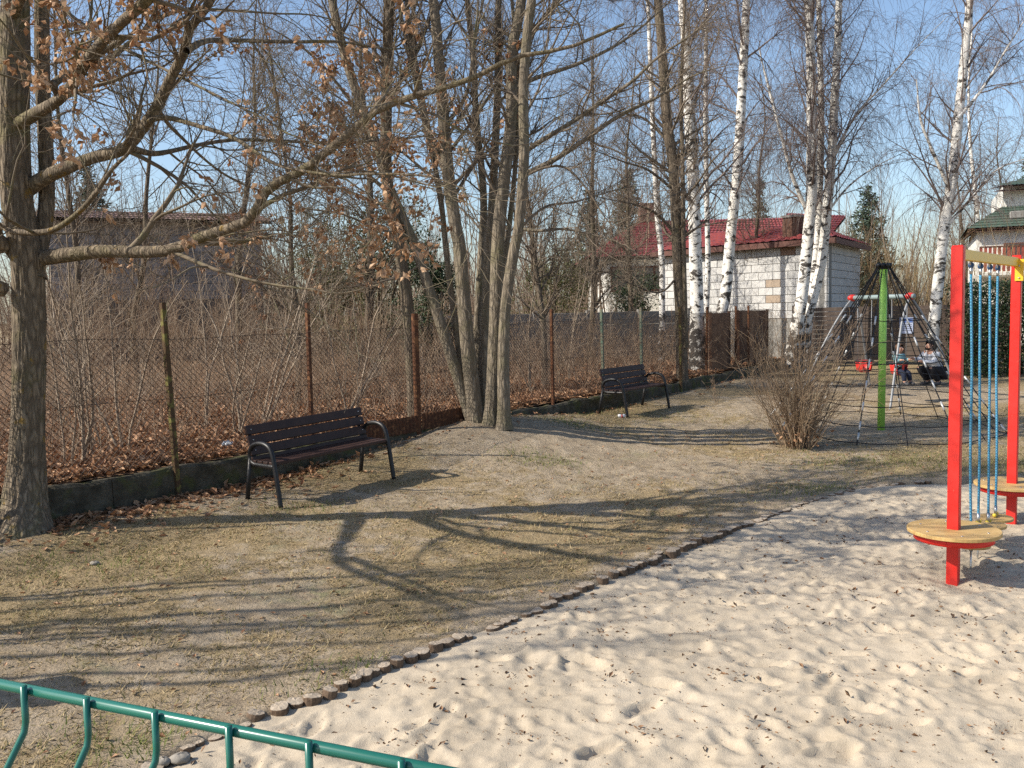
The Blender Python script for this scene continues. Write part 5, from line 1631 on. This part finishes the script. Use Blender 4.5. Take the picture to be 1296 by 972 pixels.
# ---- rusty sheet screens among the birch feet
BRSH = plain('brown_rusty_sheet', (.13, .065, .038), (.19, .10, .06), 6, .85, .2, 0, .3, .01, c3=(.095, .05, .035))
for q, (pxa, pxb, y0, y1, lab) in enumerate([(900, 924, 396, 468, 'left of two brown rusty sheets standing between the birches behind the fence'), (935, 972, 393, 462, 'right of two brown rusty sheets standing between the birches behind the fence')]):
    a, b_ = wallpt(pxa, .35), wallpt(pxb, .35)
    zt_ = P((pxa + pxb) / 2, y0, (a[1] + b_[1]) / 2)[2]
    root = thing('rusty_sheet', lab, 'metal sheet', np.r_[(a + b_) / 2, .3], 'rusty sheets behind the fence')
    d__ = (b_ - a); l_ = np.linalg.norm(d__); d__ /= l_
    n = 60; V = []; fq = []
    for k in range(n + 1):
        c = a + d__ * l_ * k / n + np.array([-d__[1], d__[0]]) * .018 * math.sin(k * 2 * math.pi / 10)
        V += [np.r_[c, .25], np.r_[c, zt_]]
    for k in range(n): fq.append([2 * k, 2 * k + 2, 2 * k + 3, 2 * k + 1])
    o = MB().add(V, [fq]).build('corrugated_panel', BRSH, root)
    md = o.modifiers.new('thick', 'SOLIDIFY'); md.thickness = .004
    for e in (a, b_):
        MB().box(np.r_[e, (.2 + zt_) / 2], (.06, .06, zt_ - .15)).build('frame_post', RUST, root)

# ---- brown board fence behind the swing
fa, fb2 = P(1005, 420, 27.2)[:2], P(1222, 420, 25.6)[:2]
bf = thing('board_fence', 'dark brown wooden board fence behind the swing', 'fence', np.r_[fa, .35])
BOARD = block_mat('brown_board', [(.075, .045, .03), (.10, .06, .04), (.065, .04, .028), (.085, .05, .033)])
BOARD.node_tree.nodes['Principled BSDF'].inputs['Roughness'].default_value = .8
fd = fb2 - fa; fl_ = np.linalg.norm(fd); fd /= fl_
ang = math.atan2(fd[1], fd[0])
fzt = P(1130, 388, 26.4)[2]
nb = 12; bhh = (fzt - .3) / nb
pm = MB().box((0, 0, 0), (2.0 - .01, .03, bhh - .012), None, bev=.004); pme = mesh_from('board', pm.v[0], pm.f); pme.materials.append(BOARD)
x = 0
while x + 2.0 < fl_ + 1.9:
    for r in range(nb):
        o = bpy.data.objects.new('board', pme); COL.objects.link(o); o.parent = bf
        c = fa + fd * (x + 1.0)
        o.location = Vector((c[0], c[1], .32 + bhh * (r + .5))) - bf.location; o.rotation_euler = (random.uniform(-.02, .02), random.uniform(-.003, .003), ang)
    MB().box(np.r_[fa + fd * x + [0, .05], .3 + (fzt - .3) / 2 + .04], (.09, .07, fzt - .2), np.array([[fd[0], fd[1], 0], [-fd[1], fd[0], 0], [0, 0, 1.]])).build('fence_post', BOARD, bf)
    x += 2.0
# notice on the fence
k = ray(1147, 411).x; t = (k * fa[1] - fa[0]) / (fd[0] - k * fd[1]); c = fa + fd * t
fax = np.array([[fd[0], fd[1], 0], [-fd[1], fd[0], 0], [0, 0, 1.]])
cz_ = P(1147, 412, c[1])[2]
nn_ = np.array([fd[1], -fd[0], 0])
sg = thing('notice_board', 'small pale blue and white notice on the brown board fence', 'sign', np.r_[c, cz_] + nn_ * .03)
MB().box(np.r_[c, cz_] + nn_ * .03, (.36, .012, .46), fax, bev=.002).build('plate', plain('pale_blue_print', (.50, .56, .72), (.46, .52, .70), 3, .5), sg)
MB().box(np.r_[c, cz_ + .15] + nn_ * .039, (.32, .004, .12), fax).build('header', plain('blue_print', (.12, .2, .5), (.11, .19, .48), 3, .5), sg)
for k in range(4):
    MB().box(np.r_[c, cz_ + .03 - k * .055] + nn_ * .039, (.28, .004, .018), fax).build('text_line', plain('grey_print', (.25, .27, .35), (.24, .26, .33), 3, .5), sg)

# ---- house with the green shingle roof at the right
dg = 34.
rg = thing('green_roof_house', 'white house with green shingle skirt roofs at the right edge', 'house', np.r_[P(1260, 400, dg)[:2], .5])
def gp_(px, py, dd=dg): return P(px, py, dd)
l0 = gp_(1236, 300); r0 = gp_(1420, 300)
z_e = gp_(1226, 290)[2]; z_t = gp_(1244, 264, dg + 1.2)[2]
xl, xr = l0[0], r0[0]
yf = dg
MB().box(((xl + xr) / 2 + .1, yf + 3.2, z_e / 2), (xr - xl, 6.2, z_e + .1)).build('lower_wall', STUCCO, rg)
ur = gp_(1249, 255, dg + 1.3)
z_u = gp_(1240, 243, dg + 1.3)[2]
MB().box(((ur[0] + xr) / 2, yf + 4.4, z_u / 2 + .2), (xr - ur[0], 6.2, z_u)).build('upper_wall', STUCCO, rg)
sk = ribbed_roof(rg, (xl - .25, yf - .35, z_e), (xr, yf - .35, z_e), (xr, yf + 1.35, z_t + .05), (ur[0] + .05, yf + 1.35, z_t + .05), GROOF, ribs=34, rows=8, amp=.02, th=.08)
ribbed_roof(rg, (xl - .25, yf + 6, z_e), (xl - .25, yf - .35, z_e), (ur[0] + .05, yf + 1.35, z_t + .05), (ur[0] + .05, yf + 6, z_t + .05), GROOF, ribs=34, rows=8, amp=.02, th=.08)
z_a = gp_(1235, 238, dg + 1)[2]; z_b = gp_(1235, 232, dg + 1)[2]
ribbed_roof(rg, (gp_(1243, 240, dg + .8)[0], yf + .8, z_a), (xr, yf + .8, z_a), (xr, yf + 5, z_a + .8), (gp_(1250, 240, dg + 5)[0] - .3, yf + 5, z_a + .8), GROOF, ribs=34, rows=6, amp=.02, th=.16)
MB().box((gp_(1290, 275, dg + .4)[0] + .7, yf + .45, gp_(1290, 273, dg + .4)[2]), (2.6, .5, .28), bev=.03).build('roof_light_box', GCON, rg)
wc = gp_(1283, 317)
wi = MB().box((wc[0] + .35, yf + .05, wc[2]), (1.5, .12, .55), bev=.01).build('window', BRWOOD, rg)
for k in range(3):
    MB().box((wc[0] + .35 - .48 + k * .48, yf - .02, wc[2]), (.42, .02, .44)).build('pane', GLASS, wi)
wd2 = gp_(1236, 306)
bz = gp_(1270, 347)[2]
MB().box((gp_(1250, 347)[0] + 2.2, yf - .45, bz), (5.0, .9, .13), bev=.01).build('balcony_slab', STUCCO, rg)
rl = MB().box((gp_(1250, 347)[0] + 2.2, yf - .86, bz + .98), (5.0, .05, .06)).build('balcony_rail', BRWOOD, rg)
for k in range(34):
    MB().box((gp_(1250, 347)[0] - .25 + k * .15, yf - .86, bz + .52), (.10, .025, .88)).build('baluster', plain('red_brown_board', (.30, .075, .05), (.24, .06, .045), 6, .6), rl)

rg.rotation_euler = (0, 0, R(-24))

# ================================================================== CONIFERS, HEDGE, EVERGREENS
NEED = island('spruce_needles', [(.04, .06, .04), (.06, .085, .055), (.08, .11, .07), (.05, .075, .05)], .7, .25)
EVER = island('evergreen_leaf', [(.015, .03, .01), (.03, .052, .016), (.05, .078, .025), (.02, .04, .014)], .5, .4, .1)
OLIVE = island('olive_leaf', [(.05, .06, .015), (.09, .09, .025), (.12, .11, .04), (.06, .07, .02)], .6, .3, .15)

def spruce(label, px, dd, pyt, pyb, width, seed, loc=None):
    g = np.random.default_rng(seed)
    b = P(px, pyb, dd); t = P(px, pyt, dd)
    z0 = .5; H_ = t[2] - z0; x, y = b[0], b[1]
    root = thing('spruce_tree', label, 'tree', (x, y, z0), 'dark spruces in the distance')
    MB().tube([(x, y, z0), (x, y, z0 + H_ * .5), (x, y, z0 + H_)], [.02 * H_, .012 * H_, .01], 8).build('trunk', BROWNB, root, True)
    n = 210
    u = g.uniform(.06, .99, n) ** .9; a = g.uniform(0, 2 * np.pi, n)
    L = width * (1 - u) * g.uniform(.75, 1.1, n) + .12
    k = 6; pts = np.zeros((n, k, 3))
    for j in range(k):
        s = j / (k - 1)
        pts[:, j] = np.stack([x + np.cos(a) * L * s, y + np.sin(a) * L * s, z0 + H_ * u - .22 * L * s + .16 * L * s * s], 1)
    V1, F1 = tubes(pts, np.full((n, k), .02) * np.linspace(1, .3, k)[None], 3)
    br = put('branches', V1, [F1], BROWNB, root)
    m = 8000
    i = g.choice(n, m, p=L / L.sum()); s = g.uniform(.05, 1, m) ** .8; jj = np.clip((s * (k - 1)).astype(int), 0, k - 2); f_ = (s * (k - 1) - jj)[:, None]
    q = pts[i, jj] * (1 - f_) + pts[i, jj + 1] * f_
    q = q + g.normal(0, .05, (m, 3)) * (1 + width * .2)
    V, f = leaf_mesh(q, g.uniform(.16, .34, m) * (.5 + H_ * .06), g, flat=.35, fold=.3, narrow=.3)
    o = put('needles', V, f, NEED, root); o['kind'] = 'stuff'

spruce('dark spruce standing between the birches and the lime pole top', 1098, 46, 233, 380, 3.0, 501)
spruce('dark spruce behind the red roof right of the clump', 797, 48, 212, 380, 2.8, 502)
spruce('spruce at the right edge above the green roofed house', 1306, 52, 165, 380, 3.2, 503)
spruce('dark spruce left of the red roofed house', 748, 50, 236, 380, 3.0, 504)
spruce('dark spruce deep behind the oak limbs', 120, 44, 205, 380, 3.0, 505)
spruce('spruce tip rising left of the twin birches', 962, 58, 225, 380, 2.0, 506)

def evergreen(label, px, dd, pyt, width, seed, mat=EVER, n=7000, name='evergreen_shrub', cat='shrub', grp='evergreen shrubs behind the fence', lf=(.05, .11), z0=.35):
    g = np.random.default_rng(seed)
    x, y, zt = P(px, pyt, dd)
    root = thing(name, label, cat, (x, y, z0), grp)
    H_ = zt - z0
    c = []
    for k in range(22):
        a = g.uniform(0, 2 * np.pi); r = width * .55 * math.sqrt(g.uniform(0, 1)); hz = z0 + H_ * g.uniform(.15, .85)
        c.append([x + r * math.cos(a), y + r * math.sin(a), hz, width * g.uniform(.22, .42)])
    c = np.array(c)
    i = g.integers(0, len(c), n); v = g.normal(0, 1, (n, 3)); v /= np.linalg.norm(v, axis=1, keepdims=True)
    q = c[i, :3] + v * c[i, 3:4] * g.uniform(.35, 1.0, (n, 1)) ** .5
    q = q[q[:, 2] > z0]
    st = [([(x, y, z0 - .1), tuple(c[k, :3])], [.05, .02]) for k in range(10)]
    mb = MB()
    for p_, r_ in st: mb.tube(smooth_line(p_, 6, .05, g), np.linspace(r_[0], r_[1], 6), 5)
    mb.build('stems', BROWNB, root, True)
    V, f = leaf_mesh(q, g.uniform(lf[0], lf[1], len(q)), g, fold=.3, narrow=.5)
    o = put('foliage', V, f, mat, root); o['kind'] = 'stuff'
evergreen('dark green bush in front of the red roofed house', 805, 31, 335, 1.3, 521)
evergreen('dim evergreen mass behind the left stems of the clump', 470, 27, 225, 2.4, 522, OLIVE, 9000)
evergreen('dark evergreen bush behind the clump base', 535, 24, 280, 1.4, 523)
evergreen('dim evergreen left of the second fence post, deep in the wood', 405, 29, 232, 2.0, 524, OLIVE, 7000)
evergreen('dark evergreen bush right of the clump, deep in the wood', 700, 30, 300, 2.0, 525, OLIVE, 7000)

# hedge at the right
g = np.random.default_rng(61)
hx0 = P(1214, 420, 23.2)[0]; hx1 = hx0 + 6.5; hy0 = 23.0; hz1 = P(1250, 356, 23.2)[2]; hz0 = -.02
hedge = thing('hedge', 'clipped dark green hedge behind the blue ropes', 'hedge', ((hx0 + hx1) / 2, hy0 + .6, hz0))
n = 26000
q = np.stack([g.uniform(hx0, hx1, n), hy0 + 1.2 * g.uniform(0, 1, n) ** 1.7, hz0 + (hz1 - hz0) * g.uniform(0, 1, n) ** .9], 1)
q[:, 1] += .14 * fbm(q[:, 0] * 2, q[:, 2] * 2, 91, 3); q[:, 2] += .08 * fbm(q[:, 0] * 3, q[:, 1] * 3, 93, 2)
V, f = leaf_mesh(q, g.uniform(.05, .11, n), g, fold=.3, narrow=.55)
o = put('foliage', V, f, EVER, hedge); o['kind'] = 'stuff'
mb = MB()
for k in range(60):
    x = g.uniform(hx0 + .1, hx1 - .1); y = hy0 + g.uniform(.4, .9)
    mb.tube([(x, y, hz0 - .1), (x + g.normal(0, .1), y + g.normal(0, .1), (hz0 + hz1) / 2), (x + g.normal(0, .2), y, hz1 - .1)], [.025, .018, .008], 5)
mb.build('stems', BROWNB, hedge, True)

# far brush and wood
n = 1500
fx = np.r_[g.uniform(-26, 6, 900), g.uniform(8, 34, 600)]; fy = np.r_[g.uniform(34, 60, 900), g.uniform(40, 66, 600)]
V, f = brush(np.c_[fx, fy], np.full(n, .4), np.r_[g.uniform(2.5, 8.5, 900), g.uniform(2.5, 8.5, 600)], g, .1, 7, (.015, .05), 9, (.7, 2.2), 2.4)
V2 = V
stuff(put('far_wood', V, f, island('far_stem', [(.17, .125, .09), (.24, .185, .14), (.14, .10, .075), (.28, .21, .14)], .85, .15), None, True), 'hazy bare wood and brush on the skyline', 'wood')
n = 620
fx = g.uniform(9.5, 19, n); fy = g.uniform(30.5, 38, n); ok = ~((fx > 15.5) & (fy > 32.5)); fx, fy = fx[ok], fy[ok]; n = len(fx)
V, f = brush(np.c_[fx, fy], np.full(n, .4), g.uniform(1.6, 5.0, n), g, .2, 6, (.006, .018), 9, (.4, 1.2), 2.2)
stuff(put('yellow_brush', V, f, island('yellow_brush_stem', [(.30, .21, .10), (.38, .28, .14), (.24, .16, .08), (.33, .22, .13)], .85, .2), None, True), 'yellowish brown brush behind the board fence', 'brush')

# ================================================================== PEOPLE
def skin_mesh(name, chain, edges, mat, parent, root=0, sub=2):
    """chain: list of (point, radius)"""
    o0 = np.array(parent_world(parent))
    me = bpy.data.meshes.new(name)
    me.from_pydata([tuple(np.array(p) - o0) for p, _ in chain], edges, [])
    me.materials.append(mat)
    o = bpy.data.objects.new(name, me); COL.objects.link(o); o.parent = parent
    md = o.modifiers.new('skin', 'SKIN'); md.use_smooth_shade = True
    for i, (_, r) in enumerate(chain):
        sv = me.skin_vertices[0].data[i]
        sv.radius = (r, r) if not isinstance(r, tuple) else r
        sv.use_root = (i == root)
    ms = o.modifiers.new('sub', 'SUBSURF'); ms.levels = sub; ms.render_levels = sub
    return o

SKINM = plain('skin', (.46, .26, .18), (.42, .23, .16), 8, .55, .35, 0, 0)
def figure(root, base, face, J, fing, clothes):
    """J: dict of joint -> (forward, side, up, radius); face: unit 2D forward"""
    fw_ = np.array(face); sd = np.array([-fw_[1], fw_[0]])
    def w(j): 
        a, b, c = j[:3]; return np.r_[base[:2] + fw_ * a + sd * b, base[2] + c]
    names = list(J); idx = {k: i for i, k in enumerate(names)}
    chain = [(w(J[k]), J[k][3]) for k in names]
    E = [(idx[a], idx[b]) for a, b in BONES if a in idx and b in idx]
    fs = fing
    for s in ('l', 'r'):
        h = J['hand_' + s]; wr = J['wrist_' + s]
        dv = np.array(h[:3]) - np.array(wr[:3]); dv /= np.linalg.norm(dv) + 1e-9
        for q, (off, ln) in enumerate(((-.9, .8), (-.32, 1.0), (.28, .95), (.85, .78))):
            b0 = np.array(h[:3]) + dv * fs * .5 + np.array([0, off * fs * .5, 0])
            m1 = b0 + dv * fs * ln * .8 + np.array([0, 0, -.15 * fs]); t1 = m1 + dv * fs * ln * .5 + np.array([0, 0, -.4 * fs])
            o = len(chain)
            for pt, r in ((b0, fs * .24), (m1, fs * .21), (t1, fs * .17)): chain.append((w(pt), r))
            E += [(idx['hand_' + s], o), (o, o + 1), (o + 1, o + 2)]
        tb_ = np.array(h[:3]) + np.array([0, (.9 if s == 'r' else -.9) * fs * .6, .2 * fs]); o = len(chain)
        chain += [(w(tb_), fs * .25), (w(tb_ + dv * fs * .7 + np.array([0, (.3 if s == 'r' else -.3) * fs, 0])), fs * .2)]
        E += [(idx['hand_' + s], o), (o, o + 1)]
    body = skin_mesh('body', chain, E, SKINM, root, 0)
    for nm, mt, keys, grow_r in clothes:
        ks = [k for k in keys if k in J]; ii = {k: i for i, k in enumerate(ks)}
        skin_mesh(nm, [(w(J[k]), tuple(np.array(J[k][3]) * grow_r[0] + grow_r[1]) if isinstance(J[k][3], tuple) else J[k][3] * grow_r[0] + grow_r[1]) for k in ks],
                  [(ii[a], ii[b]) for a, b in BONES if a in ii and b in ii], mt, root, 0)
    return w
BONES = [('pelvis', 'belly'), ('belly', 'chest'), ('chest', 'collar'), ('collar', 'neck'), ('neck', 'jaw'), ('jaw', 'head'), ('head', 'crown')]
for s in ('l', 'r'):
    BONES += [('collar', 'shoulder_' + s), ('shoulder_' + s, 'elbow_' + s), ('elbow_' + s, 'wrist_' + s), ('wrist_' + s, 'hand_' + s),
              ('pelvis', 'hip_' + s), ('hip_' + s, 'knee_' + s), ('knee_' + s, 'ankle_' + s), ('ankle_' + s, 'ball_' + s), ('ball_' + s, 'toe_' + s)]
HOOD = plain('pale_grey_sweater', (.52, .53, .56), (.46, .47, .50), 10, .9, .1, 0, .2)
TROU = plain('black_trousers', (.016, .016, .02), (.022, .022, .026), 10, .85, .15, 0, .2)
SHOE = plain('dark_shoe', (.03, .03, .035), (.05, .05, .055), 10, .6, .3)
HAIR = plain('black_hair', (.010, .008, .007), (.018, .014, .012), 30, .6, .3, 0, .3)

mp_ = G(1179, 488); mz = float(ter(*mp_[:2]))
mp_ = np.r_[mp_[:2], mz]
man = thing('person', 'crouching adult in pale grey sweater and black trousers reaching toward the swing', 'person', mp_)
sc_ = (P(1179, 432, mp_[1])[2] - mz) / 1.06
JM = {'pelvis': (-.20, 0, .33, .135), 'belly': (-.13, 0, .48, .13), 'chest': (-.04, 0, .64, (.15, .14)), 'collar': (.02, 0, .78, .10), 'neck': (.05, 0, .84, .055), 'jaw': (.085, 0, .89, .068), 'head': (.085, 0, .96, .088), 'crown': (.07, 0, 1.02, .06)}
for s, b in (('l', 1), ('r', -1)):
    JM.update({'shoulder_' + s: (.02, .19 * b, .755, .068), 'elbow_' + s: (.20, .23 * b, .56 if b > 0 else .60, .048), 'wrist_' + s: (.43, .14 * b, .60 if b > 0 else .66, .033), 'hand_' + s: (.50, .13 * b, .61 if b > 0 else .675, .034),
               'hip_' + s: (-.17, .11 * b, .31, .105), 'knee_' + s: (.24, .19 * b, .44, .072), 'ankle_' + s: (-.06, .15 * b, .11, .05), 'ball_' + s: (.06, .16 * b, .045, .042), 'toe_' + s: (.15, .165 * b, .035, .034)})
JM = {k: (v[0] * sc_, v[1] * sc_, v[2] * sc_, tuple(np.array(v[3]) * sc_) if isinstance(v[3], tuple) else v[3] * sc_) for k, v in JM.items()}
fm = np.array([-.93, -.37])
UP = ['pelvis', 'belly', 'chest', 'collar'] + [a + s for s in ('l', 'r') for a in ('shoulder_', 'elbow_', 'wrist_')]
LO = ['pelvis'] + [a + s for s in ('l', 'r') for a in ('hip_', 'knee_', 'ankle_')]
wM = figure(man, mp_, fm, JM, .042 * sc_, [('sweater', HOOD, UP, (1.12, .012)), ('trousers', TROU, LO, (1.12, .014))])
def head_bits(root, w, J, sc, hairmat, beard=True):
    hd = np.array(J['head'][:3])
    def pt(f_, s_, u_): return w(tuple(hd + np.array([f_, s_, u_]) * sc))
    g = np.random.default_rng(3)
    mb = MB(); c = pt(-.012, 0, .035); mb.sphere(c, .103 * sc, 16, 12, (1, 1, .92))
    V = mb.v[0]; fwv = pt(1, 0, 0) - pt(0, 0, 0); fwv /= np.linalg.norm(fwv)
    keep_ = ((V - c) @ fwv) < .055 * sc + (V[:, 2] - c[2]) * .55
    V = V + g.normal(0, .004 * sc, V.shape)
    fr = np.vstack(mb.f); fr = fr[keep_[fr].all(1)]
    put('hair', V, [fr], hairmat, root, True)
    if beard:
        mb = MB(); c2 = pt(.03, 0, -.055); mb.sphere(c2, .066 * sc, 14, 10, (1, 1, .8)); V = mb.v[0]
        fr = np.vstack(mb.f); k2 = V[:, 2] < c2[2] + .012 * sc; fr = fr[k2[fr].all(1)]
        put('beard', V, [fr], hairmat, root, True)
    MB().tube([pt(.085, 0, .01), pt(.105, 0, -.012), pt(.086, 0, -.022)], [.008 * sc, .014 * sc, .008 * sc], 8).build('nose', SKINM, root, True)
    for b in (-1, 1):
        MB().sphere(pt(.083, .033 * b, .012), .007 * sc, 8, 6).build('eye', HAIR, root, True)
        MB().sphere(pt(-.005, .088 * b, .0), .022 * sc, 8, 6, (.7, .7, 1.2)).build('ear', SKINM, root, True)
    MB().tube([pt(.083, -.025, -.042), pt(.09, 0, -.044), pt(.083, .025, -.042)], .005 * sc, 6).build('mouth', plain('lip', (.35, .13, .10), (.33, .12, .10), 5, .5), root, True)
head_bits(man, wM, JM, sc_, HAIR)
for s in ('l', 'r'):
    a, b_, c = wM(JM['ankle_' + s]), wM(JM['ball_' + s]), wM(JM['toe_' + s])
    MB().tube([a * 1.0 + (a - b_) * .35 - [0, 0, .045 * sc_], a * .6 + b_ * .4 - [0, 0, .02], b_, c, c + (c - b_) * .35], np.array([.045, .055, .052, .046, .02]) * sc_, 10).build('shoe', SHOE, man, True)

# child in the right hand swing seat
c0 = seatpos[1]
kid = thing('person', 'small child in a teal and dark jacket sitting in the right swing seat', 'person', c0 + [0, 0, -.12])
kb_ = c0 + np.array([0, 0, -.12])
fk = np.array([.45, -.89])
ks = .98
JK = {'pelvis': (0, 0, .10, .085), 'belly': (0, 0, .20, .082), 'chest': (.0, 0, .31, (.09, .085)), 'collar': (.0, 0, .40, .06), 'neck': (.0, 0, .435, .038), 'jaw': (.02, 0, .47, .055), 'head': (.02, 0, .53, .078), 'crown': (.01, 0, .585, .055)}
for s, b in (('l', 1), ('r', -1)):
    JK.update({'shoulder_' + s: (0, .11 * b, .385, .042), 'elbow_' + s: (.05, .15 * b, .28, .034), 'wrist_' + s: (.15, .13 * b, .30, .024), 'hand_' + s: (.19, .12 * b, .305, .024),
               'hip_' + s: (.03, .065 * b, .07, .06), 'knee_' + s: (.19, .08 * b, .03, .048), 'ankle_' + s: (.22, .08 * b, -.16, .036), 'ball_' + s: (.27, .08 * b, -.20, .03), 'toe_' + s: (.32, .08 * b, -.195, .025)})
TEALJ = plain('teal_jacket', (.20, .36, .38), (.16, .30, .33), 6, .8, .2, 0, .2)
NAVY = plain('navy_trousers', (.02, .025, .045), (.03, .035, .055), 6, .85, .15, 0, .2)
wK = figure(kid, kb_, fk, JK, .026, [('jacket', TEALJ, UP, (1.12, .01)), ('trousers', NAVY, LO, (1.1, .008))])
head_bits(kid, wK, JK, .85, plain('brown_hair', (.09, .05, .03), (.12, .07, .04), 30, .6), False)
for s in ('l', 'r'):
    a, b_, c = wK(JK['ankle_' + s]), wK(JK['ball_' + s]), wK(JK['toe_' + s])
    MB().tube([a + (a - b_) * .3 - [0, 0, .02], a * .6 + b_ * .4, b_, c, c + (c - b_) * .3], [.03, .038, .036, .032, .014], 10).build('shoe', SHOE, kid, True)
